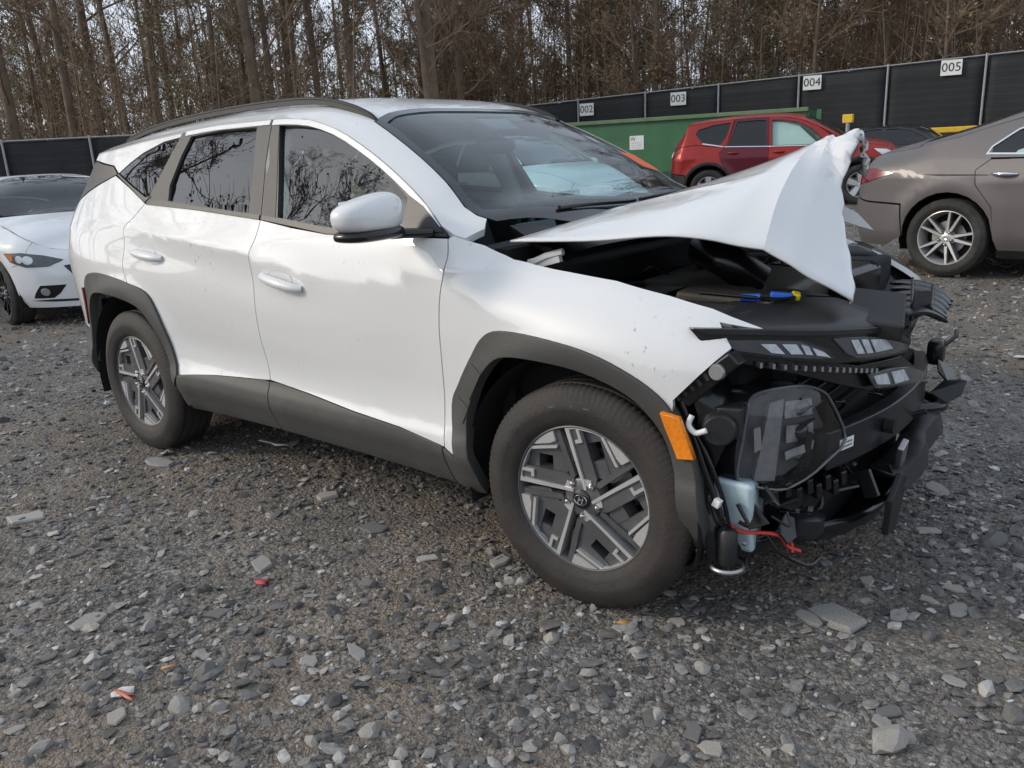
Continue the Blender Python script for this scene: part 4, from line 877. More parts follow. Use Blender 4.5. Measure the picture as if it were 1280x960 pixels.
# ------------------------------------------------------------------ ground
def gz(x, y):
    x = np.asarray(x, float); y = np.asarray(y, float)
    return .20*sstep(1.8, 5.4, y+.12*(x+5)*(x < -5)*0)+.05*sstep(6, 14, y)+.010*np.sin(x*1.7+.5)*np.cos(y*1.3)*sstep(1.2, 2.5, np.hypot(x-1.4, y*1.4))
def ground_mat():
    m_ = bpy.data.materials.new('gravel_ground'); m_.use_nodes = True; t = m_.node_tree; b = t.nodes['Principled BSDF']; b.inputs['Roughness'].default_value = .92; b.inputs['Specular IOR Level'].default_value = .25
    tcn = t.nodes.new('ShaderNodeTexCoord'); L = t.links.new
    def N(ty, **k):
        n = t.nodes.new(ty)
        for a, v in k.items(): n.inputs[a].default_value = v
        return n
    def mix(f, a, b_, bl='MIX'):
        n = t.nodes.new('ShaderNodeMix'); n.data_type = 'RGBA'; n.blend_type = bl
        for i, s_ in ((0, f), (6, a), (7, b_)):
            if isinstance(s_, (int, float)): n.inputs[i].default_value = s_
            elif isinstance(s_, tuple): n.inputs[i].default_value = (*s_, 1)
            else: L(s_, n.inputs[i])
        return n.outputs[2]
    def mr(s_, a, b_, c, d):
        n = t.nodes.new('ShaderNodeMapRange'); L(s_, n.inputs[0])
        for i, v in zip((1, 2, 3, 4), (a, b_, c, d)): n.inputs[i].default_value = v
        return n.outputs[0]
    v1 = N('ShaderNodeTexVoronoi', Scale=58.0); v2 = N('ShaderNodeTexVoronoi', Scale=150.0); v3 = N('ShaderNodeTexVoronoi', Scale=24.0)
    n1 = N('ShaderNodeTexNoise', Scale=.55, Detail=8.0, Roughness=.6); n2 = N('ShaderNodeTexNoise', Scale=2.6, Detail=9.0, Roughness=.7); n3 = N('ShaderNodeTexNoise', Scale=9, Detail=4.0)
    wv = N('ShaderNodeTexNoise', Scale=40.0, Detail=3.0)
    ad = t.nodes.new('ShaderNodeMix'); ad.data_type = 'VECTOR'; ad.inputs[0].default_value = .012; L(tcn.outputs['Object'], ad.inputs[4]); L(wv.outputs['Color'], ad.inputs[5])
    for n in (v1, v2, v3): L(ad.outputs[1], n.inputs['Vector'])
    for n in (n1, n2, n3, wv): L(tcn.outputs['Object'], n.inputs['Vector'])
    sep = t.nodes.new('ShaderNodeSeparateColor'); L(v1.outputs['Color'], sep.inputs[0]); sep2 = t.nodes.new('ShaderNodeSeparateColor'); L(v2.outputs['Color'], sep2.inputs[0]); sep3 = t.nodes.new('ShaderNodeSeparateColor'); L(v3.outputs['Color'], sep3.inputs[0])
    c1 = mix(mr(sep.outputs[0], 0, 1, 0, 1), (.096, .089, .081), (.38, .355, .325)); c2 = mix(sep2.outputs[0], (.116, .107, .097), (.33, .308, .28))
    c3 = mix(mr(sep3.outputs[1], .55, .9, 0, .8), c1, (.33, .32, .30))
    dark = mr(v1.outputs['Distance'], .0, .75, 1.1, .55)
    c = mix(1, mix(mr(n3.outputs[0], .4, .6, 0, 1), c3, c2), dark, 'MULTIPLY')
    dirt = mix(sep2.outputs[1], (.15, .122, .094), (.28, .232, .18))
    fac = mr(n1.outputs[0], .46, .60, 0, 1); f2 = t.nodes.new('ShaderNodeMath'); f2.operation = 'MULTIPLY'; L(fac, f2.inputs[0]); L(mr(n2.outputs[0], .35, .6, .25, 1), f2.inputs[1])
    c = mix(f2.outputs[0], c, dirt); c = mix(1, c, mr(n2.outputs[0], .3, .7, .75, 1.25), 'MULTIPLY')
    L(c, b.inputs['Base Color'])
    h = t.nodes.new('ShaderNodeMath'); h.operation = 'ADD'; L(mr(v1.outputs['Distance'], 0, .8, 1, 0), h.inputs[0]); L(mr(v2.outputs['Distance'], 0, .8, .5, 0), h.inputs[1])
    bp = t.nodes.new('ShaderNodeBump'); bp.inputs['Strength'].default_value = .9; bp.inputs['Distance'].default_value = .010; L(h.outputs[0], bp.inputs['Height']); L(bp.outputs[0], b.inputs['Normal'])
    return m_
M['ground'] = ground_mat()
def attr_mat(name, a, b_, rough=.9, warm=None):
    m_ = bpy.data.materials.new(name); m_.use_nodes = True; t = m_.node_tree; p = t.nodes['Principled BSDF']; p.inputs['Roughness'].default_value = rough; p.inputs['Specular IOR Level'].default_value = .3
    at = t.nodes.new('ShaderNodeAttribute'); at.attribute_name = 'tone'; cr_ = t.nodes.new('ShaderNodeValToRGB'); e = cr_.color_ramp.elements
    e[0].color = (*a, 1); e[1].color = (*b_, 1)
    for pos, c in (warm or []): k = e.new(pos); k.color = (*c, 1)
    nz_ = t.nodes.new('ShaderNodeTexNoise'); nz_.inputs['Scale'].default_value = 60; nz_.inputs['Detail'].default_value = 5; tcn = t.nodes.new('ShaderNodeTexCoord'); t.links.new(tcn.outputs['Object'], nz_.inputs[0])
    mr_ = t.nodes.new('ShaderNodeMapRange'); mr_.inputs[1].default_value = .3; mr_.inputs[2].default_value = .7; mr_.inputs[3].default_value = .72; mr_.inputs[4].default_value = 1.25; t.links.new(nz_.outputs[0], mr_.inputs[0])
    mu = t.nodes.new('ShaderNodeMix'); mu.data_type = 'RGBA'; mu.blend_type = 'MULTIPLY'; mu.inputs[0].default_value = 1
    t.links.new(at.outputs['Fac'], cr_.inputs[0]); t.links.new(cr_.outputs[0], mu.inputs[6]); t.links.new(mr_.outputs[0], mu.inputs[7]); t.links.new(mu.outputs[2], p.inputs[0])
    bp = t.nodes.new('ShaderNodeBump'); bp.inputs['Strength'].default_value = .4; bp.inputs['Distance'].default_value = .004; t.links.new(nz_.outputs[0], bp.inputs['Height']); t.links.new(bp.outputs[0], p.inputs['Normal'])
    return m_
M['gravel'] = attr_mat('gravel_stone', (.075, .073, .071), (.52, .51, .49), warm=[(.45, (.175, .169, .162)), (.75, (.285, .276, .263)), (.90, (.33, .305, .27))])
def axis(a, b, fa, fb, fine, coarse):
    o = list(np.arange(fa, fb, fine)); x = fb; s = fine
    while x < b: o.append(x); s = min(s*1.35, coarse); x += s
    o.append(b); x = fa; s = fine; l = []
    while True:
        s = min(s*1.35, coarse); x -= s
        if x <= a: break
        l.append(x)
    return np.array([a]+l[::-1]+o)
gx = axis(-260, 260, -3, 5.5, .10, 20); gy = axis(-120, 420, -3.2, 6, .10, 20)
X, Y = np.meshgrid(gx, gy); Z = gz(X, Y)
near = np.exp(-((X-2.5)**2+(Y+.5)**2)/30)
bump = np.array([[noise.noise(Vector((a*2.2, b_*2.2, 0)))*.014+noise.noise(Vector((a*7, b_*7, 3)))*.005 if n_ > .02 else 0 for a, b_, n_ in zip(r1, r2, r3)] for r1, r2, r3 in zip(X, Y, near)])
tm = np.ones_like(X)
for wx in (0, 2.755):
    for wy in (-.8, .8): tm *= 1-np.exp(-((X-wx)**2+(Y-wy)**2)/.06)
Z = Z+bump*tm
b = MB(); nx_ = len(gx); b.v = [tuple(q) for q in np.stack([X.ravel(), Y.ravel(), Z.ravel()], 1)]
b.f = [[j*nx_+i, j*nx_+i+1, (j+1)*nx_+i+1, (j+1)*nx_+i] for j in range(len(gy)-1) for i in range(nx_-1)]; b.m = [0]*len(b.f)
me = bpy.data.meshes.new('ground'); me.from_pydata(b.v, [], b.f); me.polygons.foreach_set('use_smooth', [True]*len(b.f))
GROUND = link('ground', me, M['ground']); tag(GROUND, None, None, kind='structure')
# loose gravel, one mass of small crushed stones
bm = bmesh.new(); bmesh.ops.create_icosphere(bm, subdivisions=1, radius=1); ICO = np.array([v.co[:] for v in bm.verts]); ICF = np.array([[v.index for v in f.verts] for f in bm.faces]); bm.free()
def ground_height(x, y):
    ix = np.clip(np.searchsorted(gx, x)-1, 0, len(gx)-2); iy = np.clip(np.searchsorted(gy, y)-1, 0, len(gy)-2)
    fx = (x-gx[ix])/(gx[ix+1]-gx[ix]); fy = (y-gy[iy])/(gy[iy+1]-gy[iy])
    return (Z[iy, ix]*(1-fx)+Z[iy, ix+1]*fx)*(1-fy)+(Z[iy+1, ix]*(1-fx)+Z[iy+1, ix+1]*fx)*fy
def scatter(n, rmin, rmax, med, sig, seed):
    r_ = np.random.default_rng(seed); u = r_.random(n); k = 3.4
    # area-uniform up to k, thinning as 1/r^2 beyond
    A1 = (k*k-rmin*rmin)/2; A2 = k*k*math.log(rmax/k); R1 = np.sqrt(rmin**2+2*u*(A1+A2)); R2 = k*np.exp((u*(A1+A2)-A1)/(k*k)); R0 = np.where(u*(A1+A2) < A1, R1, R2)
    a = YAW+(r_.random(n)-.5)*rad(104); x = CAM_POS.x-np.sin(a)*R0; y = CAM_POS.y+np.cos(a)*R0
    s = np.clip(med*np.exp(sig*r_.standard_normal(n)), .0028, .03)*np.maximum(1, (R0/4.5)**.55)
    return x, y, s, r_
def gravel(n, seed, med, sig, name):
    x, y, s, r_ = scatter(n, .9, 26, med, sig, seed)
    big = r_.random(n) < .055; s = np.where(big, np.clip(s*1.9, .010, .024), s)
    pat = np.array([noise.noise(Vector((a*.9, b_*.9, 5)))+.6*noise.noise(Vector((a*2.6, b_*2.6, 8))) for a, b_ in zip(x, y)]); keep = r_.random(n) < np.clip(.75+pat*.9, .22, 1)
    x, y, s = x[keep], y[keep], s[keep]; n = len(x)
    z = ground_height(x, y)
    V = ICO[None]*(1+.55*(r_.random((n, 12, 1))-.5))*(np.stack([np.ones(n), .55+.4*r_.random(n), .32+.42*r_.random(n)], 1)*s[:, None])[:, None, :]
    fl = r_.random(n) < .5; V[fl] *= np.array([1.5, 1.35, .45])
    a = r_.random(n)*6.28; tl = r_.normal(0, .28, n); ca, sa, ct, st = np.cos(a)[:, None], np.sin(a)[:, None], np.cos(tl)[:, None], np.sin(tl)[:, None]
    vx, vy, vz = V[..., 0], V[..., 1], V[..., 2]; vx, vz = vx*ct-vz*st, vx*st+vz*ct; vx, vy = vx*ca-vy*sa, vx*sa+vy*ca
    P = np.stack([vx+x[:, None], vy+y[:, None], vz+(z+s*.16)[:, None]], 2).reshape(-1, 3)
    Fc = (ICF[None]+(np.arange(n)*12)[:, None, None]).reshape(-1, 3)
    me = bpy.data.meshes.new(name); me.vertices.add(len(P)); me.vertices.foreach_set('co', P.ravel()); nf = len(Fc); me.loops.add(nf*3); me.loops.foreach_set('vertex_index', Fc.ravel())
    me.polygons.add(nf); me.polygons.foreach_set('loop_start', np.arange(0, nf*3, 3)); me.polygons.foreach_set('loop_total', np.full(nf, 3)); me.update(calc_edges=True)
    t = np.repeat(r_.random(n)**1.5, 12); at = me.attributes.new('tone', 'FLOAT', 'POINT'); at.data.foreach_set('value', t.astype(np.float32))
    me.polygons.foreach_set('use_smooth', np.zeros(nf, bool))
    return link(name, me, M['gravel'])
GV = gravel(104000, 3, .0071, .5, 'gravel'); tag(GV, 'loose grey crushed gravel covering the yard', 'gravel', kind='stuff')
# larger stones and slate flakes, each one a piece of the ground
def flake_mesh(seed, rock):
    r_ = random.Random(seed); b = MB()
    if rock:
        bm = bmesh.new(); bmesh.ops.create_icosphere(bm, subdivisions=2, radius=.5)
        for v in bm.verts:
            v.co *= 1+.35*noise.noise(v.co*2.3+Vector((seed, 0, 0))); v.co.y *= .75; v.co.z *= .55
        for _ in range(5):
            n_ = Vector((r_.uniform(-1, 1), r_.uniform(-1, 1), r_.uniform(-.2, 1))).normalized(); d_ = r_.uniform(.24, .34)
            for v in bm.verts:
                k = v.co.dot(n_)-d_*(1 if abs(n_.z) < .5 else .75)
                if k > 0: v.co -= n_*k
        me = bpy.data.meshes.new('stone'); bm.to_mesh(me); bm.free()
    else:
        n = r_.randint(5, 8); a0 = r_.random()*6; pl = []
        for k in range(n):
            a = a0+6.283*(k+r_.uniform(-.3, .3))/n; q = .5*r_.uniform(.55, 1.05); pl.append((q*math.cos(a), q*math.sin(a)*.62))
        th = .10
        for (sc, z_) in ((1.0, -.02), (1.03, th*.5), (.93, th)):
            for u, v in pl: b.v.append((u*sc*r_.uniform(.97, 1.03), v*sc*r_.uniform(.97, 1.03), z_+.05*u+r_.uniform(-.008, .008)))
        for l in range(2): b.f += [[l*n+i, l*n+(i+1) % n, (l+1)*n+(i+1) % n, (l+1)*n+i] for i in range(n)]
        b.v.append((0, 0, th*1.05)); b.f += [[2*n+i, 2*n+(i+1) % n, 3*n] for i in range(n)]; b.m = [0]*len(b.f)
        me = b.mesh('stone')
    at = me.attributes.new('tone', 'FLOAT', 'POINT'); tn = (.6+.35*r_.random()) if r_.random() < .75 else .35
    at.data.foreach_set('value', [tn]*len(me.vertices)); me.materials.append(M['gravel']); return me
FM = {'f': [flake_mesh(i, False) for i in range(14)], 'r': [flake_mesh(50+i, True) for i in range(10)]}
ST = [(1.65,-1.35,.172,'f'),(1.34,-.81,.163,'f'),(1.49,-1.92,.152,'f'),(2.08,-1.22,.075,'r'),(1.9,-1.37,.059,'r'),(1.98,-1.39,.057,'f'),(1.75,-.91,.148,'f'),(2.12,-.97,.09,'f'),(2.3,-1.13,.056,'f'),(1.81,-1.63,.101,'f'),(2.22,-1.68,.077,'f'),(2.29,-1.63,.089,'f'),(2.17,-1.56,.066,'f'),(2.05,-1.91,.065,'r'),(2.07,-1.83,.073,'r'),(2.14,-1.89,.064,'f'),(2.17,-1.97,.087,'r'),(2.26,-1.91,.061,'r'),(2.07,-2.1,.089,'f'),(2.67,-1.73,.078,'r'),(2.68,-1.84,.044,'r'),(2.79,-1.74,.054,'r'),(2.85,-1.7,.054,'r'),(2.58,-1.84,.056,'r'),(2.34,-1.43,.065,'r'),(2.47,-1.21,.058,'r'),(2.46,-1.29,.078,'f'),(2.37,-1.52,.101,'f'),(1.89,-2.28,.066,'f'),(2.03,-2.27,.07,'r'),(.39,-1.68,.162,'f'),(.76,-1.79,.067,'r'),(.27,-1.0,.197,'f'),(2.36,-.85,.117,'f'),(2.18,-.73,.062,'f'),(2.98,-1.2,.057,'r'),(3.38,-1.03,.056,'r'),(3.23,-1.25,.067,'r'),(3.33,-1.26,.088,'f'),(3.31,-1.39,.068,'r'),(3.39,-1.28,.076,'f'),(3.72,-1.01,.137,'r'),(3.75,-.97,.058,'r'),(3.43,-.54,.257,'f'),(3.37,-.58,.108,'f'),(3.59,-.43,.083,'f'),(3.73,-.31,.114,'f'),(3.69,-.17,.089,'f'),(3.45,-.26,.088,'f'),(3.47,.62,.166,'f'),(3.52,.23,.1,'f'),(3.73,.26,.117,'r'),(3.8,.24,.066,'r'),(3.87,-.62,.077,'f'),(3.87,-.68,.071,'r'),(3.94,-.75,.086,'r'),(3.8,-.69,.071,'f'),(3.83,-.81,.068,'f'),(3.05,-.82,.073,'f'),(2.79,-1.12,.063,'r'),(3.23,-1.0,.06,'r'),(3.69,-.9,.095,'f'),(3.69,-.95,.07,'f'),(3.54,-1.17,.048,'r'),(3.64,-.28,.086,'f'),(.74,-1.4,.084,'f'),(1.6,-2.08,.076,'f'),(.94,-1.71,.085,'f'),(1.23,-1.52,.061,'f'),(2.94,-1.48,.049,'r'),(3.07,-1.46,.052,'r'),(3.03,-1.34,.041,'r'),(2.76,-1.41,.043,'r')]
rs = random.Random(11); xs_, ys_, ss_, _ = scatter(900, 1.4, 11, .02, .4, 21)
for x, y in zip(xs_, ys_):
    if len(ST) >= 300: break
    if abs(y) < .85 and -.8 < x < 3.4: continue
    if any((x-q[0])**2+(y-q[1])**2 < (q[2]*.6)**2 for q in ST): continue
    d_ = math.hypot(x-CAM_POS.x, y-CAM_POS.y)
    ST.append((float(x), float(y), rs.uniform(.024, .042)*max(1, d_/3.2) if rs.random() < .85 else rs.uniform(.042, .07)*max(1, d_/3.5), 'f' if rs.random() < .62 else 'r'))
for x, y, l, k in ST:
    o = link('stone', rs.choice(FM[k]), None, GROUND); s = l if k == 'r' else l*1.05; o.scale = (s, s*rs.uniform(.7, 1.15), s*(rs.uniform(.8, 1.1) if k == 'r' else rs.uniform(.5, .9)))
    o.rotation_euler = (rs.uniform(-.09, .09), rs.uniform(-.09, .09), rs.random()*6.28 if l < .2 or x < 3 else -.55)
    o.location = (x, y, float(ground_height(np.array([x]), np.array([y]))[0])+(.12*l if k == 'r' else .004))
# litter
def litter(name, label, loc, pts, mat, rz=0, th=.004, curl=.02):
    b = MB(); n = len(pts); c = (sum(p[0] for p in pts)/n, sum(p[1] for p in pts)/n)
    b.v = [(u, v, .004+curl*((u-c[0])**2+(v-c[1])**2)/.01) for u, v in pts]+[(c[0], c[1], .006)]; b.f = [[i, (i+1) % n, n] for i in range(n)]; b.m = [0]*n
    o = b.build(name, mat, None, 60, solid=th); o.location = (loc[0], loc[1], float(ground_height(np.array([loc[0]]), np.array([loc[1]]))[0])+.010); o.rotation_euler = (0, 0, rz); tag(o, label, 'litter')
litter('plastic_scrap', 'thin crooked white plastic strip under the rear door sill', (.554, -.515), [(-.10, -.012), (-.02, -.012), (.02, -.035), (.10, -.03), (.09, -.012), (.03, -.012), (-.01, .012), (-.10, .012)], mk('white_scrap', (.7, .68, .64), .6), .3, .003, .01)
litter('fallen_leaf', 'small crimson leaf lying alone in front of the front door', (1.762, -1.433), [(-.026, 0), (-.008, .015), (.015, .016), (.026, .022), (.018, 0), (.026, -.015), (.008, -.016), (-.011, -.015)], mk('red_leaf', (.42, .06, .07), .6, var=.2), .4)
litter('broken_lens', 'broken salmon-red splinter on gravel near the lower left corner', (2.008, -2.042), [(-.04, -.004), (.03, -.009), (.04, -.003), (-.013, .001), (.036, .010), (.033, .014), (-.033, .004)], mk('salmon', (.5, .16, .11), .5), .15)
litter('paper_scrap', 'pale torn scrap lying on gravel at the right edge beside the grey sedan', (3.42, 2.92), [(-.05, -.02), (.05, -.03), (.07, .02), (-.02, .035)], mk('pale_scrap', (.6, .68, .75), .6), .3)
litter('dry_leaf', 'tan dry leaf on gravel below the front tyre', (2.93, -.93), [(-.025, 0), (0, .014), (.03, .004), (.004, -.015)], mk('tan_leaf', (.38, .2, .08), .7), .8)
litter('wood_chip', 'orange-brown chip among stones at lower left', (1.98, -1.90), [(-.02, -.004), (.02, -.007), (.023, .003), (-.013, .008)], mk('chip', (.45, .26, .12), .7), 1.2)
# ------------------------------------------------------------------ fences, signs, dumpster, barriers
def screen_mat():
    m_ = bpy.data.materials.new('privacy_screen'); m_.use_nodes = True; t = m_.node_tree; p = t.nodes['Principled BSDF']; p.inputs['Roughness'].default_value = .75
    tcn = t.nodes.new('ShaderNodeTexCoord'); sp = t.nodes.new('ShaderNodeSeparateXYZ'); t.links.new(tcn.outputs['Object'], sp.inputs[0])
    wv = t.nodes.new('ShaderNodeTexWave'); wv.wave_type = 'BANDS'; wv.bands_direction = 'Z'; wv.inputs['Scale'].default_value = 1.55; wv.inputs['Distortion'].default_value = .6; wv.inputs['Detail'].default_value = 2; t.links.new(tcn.outputs['Object'], wv.inputs[0])
    n1 = t.nodes.new('ShaderNodeTexNoise'); n1.inputs['Scale'].default_value = 1.2; n1.inputs['Detail'].default_value = 5; t.links.new(tcn.outputs['Object'], n1.inputs[0])
    a = t.nodes.new('ShaderNodeMapRange'); a.inputs[1].default_value = .82; a.inputs[2].default_value = 1; a.inputs[3].default_value = 0; a.inputs[4].default_value = .14; t.links.new(wv.outputs[0], a.inputs[0])
    m1 = t.nodes.new('ShaderNodeMix'); m1.data_type = 'RGBA'; m1.inputs[6].default_value = (.014, .016, .017, 1); m1.inputs[7].default_value = (.07, .075, .075, 1); t.links.new(a.outputs[0], m1.inputs[0])
    m2 = t.nodes.new('ShaderNodeMapRange'); m2.inputs[1].default_value = .3; m2.inputs[2].default_value = .7; m2.inputs[3].default_value = .7; m2.inputs[4].default_value = 1.4; t.links.new(n1.outputs[0], m2.inputs[0])
    m3 = t.nodes.new('ShaderNodeMix'); m3.data_type = 'RGBA'; m3.blend_type = 'MULTIPLY'; m3.inputs[0].default_value = 1; t.links.new(m1.outputs[2], m3.inputs[6]); t.links.new(m2.outputs[0], m3.inputs[7]); t.links.new(m3.outputs[2], p.inputs[0])
    return m_
M['screen'] = screen_mat(); M['galv'] = mk('galvanised_steel', (.33, .34, .35), .5, metal=.6, var=.12)
M['sign'] = mk('sign_white', (.78, .78, .75), .55, var=.05, vs=3); M['dgreen'] = mk('dumpster_green', (.045, .145, .065), .5, var=.18, vs=1.5, dirt=(.10, .12, .07), dscale=1.5, dmin=.55, dmax=.95)
M['dgreen2'] = mk('dumpster_green_dark', (.012, .075, .035), .5, var=.15, vs=2); M['rim_green'] = mk('dumpster_rim', (.12, .20, .10), .6, var=.2, vs=3, dirt=(.2, .17, .12), dscale=3)
M['ylw'] = mk('safety_yellow', (.72, .46, .03), .5, var=.1)
def fence(name, label, pts):
    """pts: [(x,y,zbottom,ztop)], one per post"""
    root = thing(name, label, 'fence', (pts[0][0], pts[0][1], pts[0][2]))
    o0 = Vector(root.location); P = [(Vector((x, y, zb))-o0, Vector((x, y, zt))-o0) for x, y, zb, zt in pts]
    d_ = (P[-1][0]-P[0][0]).normalized(); nrm = Vector((d_.y, -d_.x, 0)).normalized()
    if nrm.dot(Vector((CAM_POS.x, CAM_POS.y, 0))-Vector((pts[0][0], pts[0][1], 0))) < 0: nrm = -nrm
    for a, c in P:
        b = MB(); b.tube([a, c+Vector((0, 0, .05))], .034, 10); b.build('post', M['galv'], root, 60)
    for (a, c), (a2, c2) in zip(P, P[1:]):
        b = MB(); b.tube([c, c2], .022, 8); b.build('top_rail', M['galv'], root, 60)
        nz_ = 9; nx2 = 9; rows = []
        for j in range(nz_+1):
            rows.append([(a+(a2-a)*(.012+.976*i/nx2))*(1-j/nz_)+(c+(c2-c)*(.012+.976*i/nx2)-Vector((0, 0, .03)))*(j/nz_)-nrm*(.030+.018*noise.noise(Vector((i*.8+a.x, j*.7, a.y)))) for i in range(nx2+1)])
        b = MB(); b.grid(rows); b.build('screen_panel', M['screen'], root, 60, solid=.004)
    return root
FR0 = Vector((-.77, 23.72)); FRD = Vector((math.cos(.161), math.sin(.161)))
fr_pts = []
for i in range(8, -7, -1):
    q = FR0-FRD*2.44*i; fr_pts.append((q.x, q.y, float(gz(q.x, q.y)), 3.4-.0585*i))
fence('screened_fence', 'dark screened fence carrying the numbered white signs at right', fr_pts)
fl_pts = []
LD = Vector((.769, .639)); LA = Vector((-20.95, 6.36))
for i in range(-4, 5):
    q = LA+LD*2.36*i; fl_pts.append((q.x, q.y, float(gz(q.x, q.y))-.05, 2.39))
e0 = Vector(fl_pts[-1][:2]); e1 = Vector(fr_pts[0][:2]); nn = 3
fence('screened_fence', 'dark screened fence behind the white sedan at far left', fl_pts)
def sign(txt, i, f, dz, label):
    q = FR0-FRD*2.44*(i-f); zt = 3.4-.0585*(i-f); nrm = Vector((FRD.y, -FRD.x)); q = q+nrm*.05
    root = thing('number_sign', label, 'sign', (q.x, q.y, zt-dz), math.atan2(FRD.y, FRD.x))
    b = MB(); b.box((0, 0, 0), (.52, .012, .40)); b.build('board', M['sign'], root, bevel=.003)
    me = text_mesh(txt, .33, .002); me.transform(Matrix.Rotation(rad(90), 4, 'X') @ Matrix.Scale(1.0, 4)); me.transform(Matrix.Translation((0, -.009, 0)))
    link('digits', me, M['ink'], root)
sign('002', 5, .14, .34, 'white sign reading 002, leftmost on the fence'); sign('003', 4, .47, .30, 'white sign reading 003 above the green dumpster'); sign('004', 2, .16, .24, 'white sign reading 004 above the red SUV roof'); sign('005', 1, .66, .23, 'white sign reading 005, rightmost on the fence')
# green roll-off dumpster behind the red SUV
DA = Vector((-7.6, 13.9)); dd = Vector((math.cos(rad(38)), math.sin(rad(38))))
D = thing('dumpster', 'long green steel roll-off dumpster behind the red SUV', 'dumpster', (-11.6, 18.9, .25), rad(11.5))
Ld, Hd, Wdm = 7.7, 2.0, 2.2
def wallp(u, v, h): return (u, h, v)
b = MB(); b.box((Ld/2-.3, .03, 1.17), (Ld, .06, 1.62)); b.build('side_wall', M['dgreen'], D)
b = MB(); b.box((Ld/2-.3, .02, .24), (Ld, .09, .46)); b.build('base_skirt', M['dgreen2'], D)
b = MB(); b.box((Ld/2-.3, .0, 1.97), (Ld+.04, .20, .11)); b.build('top_rim', M['rim_green'], D, bevel=.015)
b = MB(); b.box((Ld/2-.3, Wdm, 1.0), (Ld, .06, 1.9)); b.build('side_wall', M['dgreen'], D)
for x in (-.3, Ld-.3):
    b = MB(); b.box((x, Wdm/2, 1.0), (.06, Wdm, 1.9)); b.build('end_wall', M['dgreen'], D)
b = MB(); b.box((Ld/2-.3, Wdm/2, .14), (Ld-.1, Wdm-.1, .1)); b.build('floor_plate', M['dgreen2'], D)
for k in range(7):
    b = MB(); b.box((-.1+k*1.3, -.012, 1.2), (.12, .05, 1.5), None); 
    if k in (0, 6): b.build('rib', M['dgreen'], D, bevel=.008)
b = MB()
for k in range(22): 
    s_ = random.uniform(.1, .3); b.box((random.uniform(.3, 5.4), random.uniform(.4, 1.9), 1.86+random.uniform(-.05, .06)), (s_, s_*.8, s_*.5), (random.random(), random.random(), random.random()))
b.build('rubble_load', M['beige'], D)['kind'] = 'stuff'
PL = thing('placard', 'white paper placard with faint print on the green dumpster', 'sign'); PL.parent = None
pm = D.matrix_basis.copy(); R3 = Matrix.Rotation(D.rotation_euler[2], 4, 'Z'); lp = Vector(D.location)+R3 @ Vector((2.55, -.006, 1.33)); PL.location = lp; PL.rotation_euler = D.rotation_euler
b = MB(); b.box((0, 0, 0), (.44, .006, .40)); b.build('sheet', M['sign'], PL)
me = text_mesh('W', .15, .001); me.transform(Matrix.Rotation(rad(90), 4, 'X')); me.transform(Matrix.Translation((-.11, -.005, .10))); link('letter', me, M['ink'], PL)
b = MB()
for j in range(3):
    for i in range(6): b.box((-.14+i*.056, -.004, -.01-j*.065), (.036, .001, .028))
b.build('small_print', mk('faint_print', (.45, .44, .42), .7), PL)
# yellow posts and rail by the fence
Y1 = thing('bollard', 'yellow-topped post rising behind the red SUV', 'bollard', (-2.75, 18.75, float(gz(-2.7, 18.7))))
b = MB(); b.tube([(0, 0, 0), (0, 0, 1.52)], .05, 12); b.build('post', M['galv'], Y1, 60); b = MB(); b.box((0, 0, 1.62), (.24, .12, .20)); b.build('cap', M['ylw'], Y1, bevel=.01)
Y2 = thing('guard_rail', 'yellow steel rail in front of the fence beyond the grey sedan', 'barrier', (-.7, 19.9, float(gz(0, 20))), .25)
for x in (-.8, .35, 1.5): b = MB(); b.box((x, 0, .6), (.1, .1, 1.2)); b.build('post', M['ylw'], Y2, bevel=.01)
for z in (1.24, 1.05): b = MB(); b.box((.35, -.08, z), (2.6, .07, .13)); b.build('rail', M['ylw'], Y2, bevel=.02)
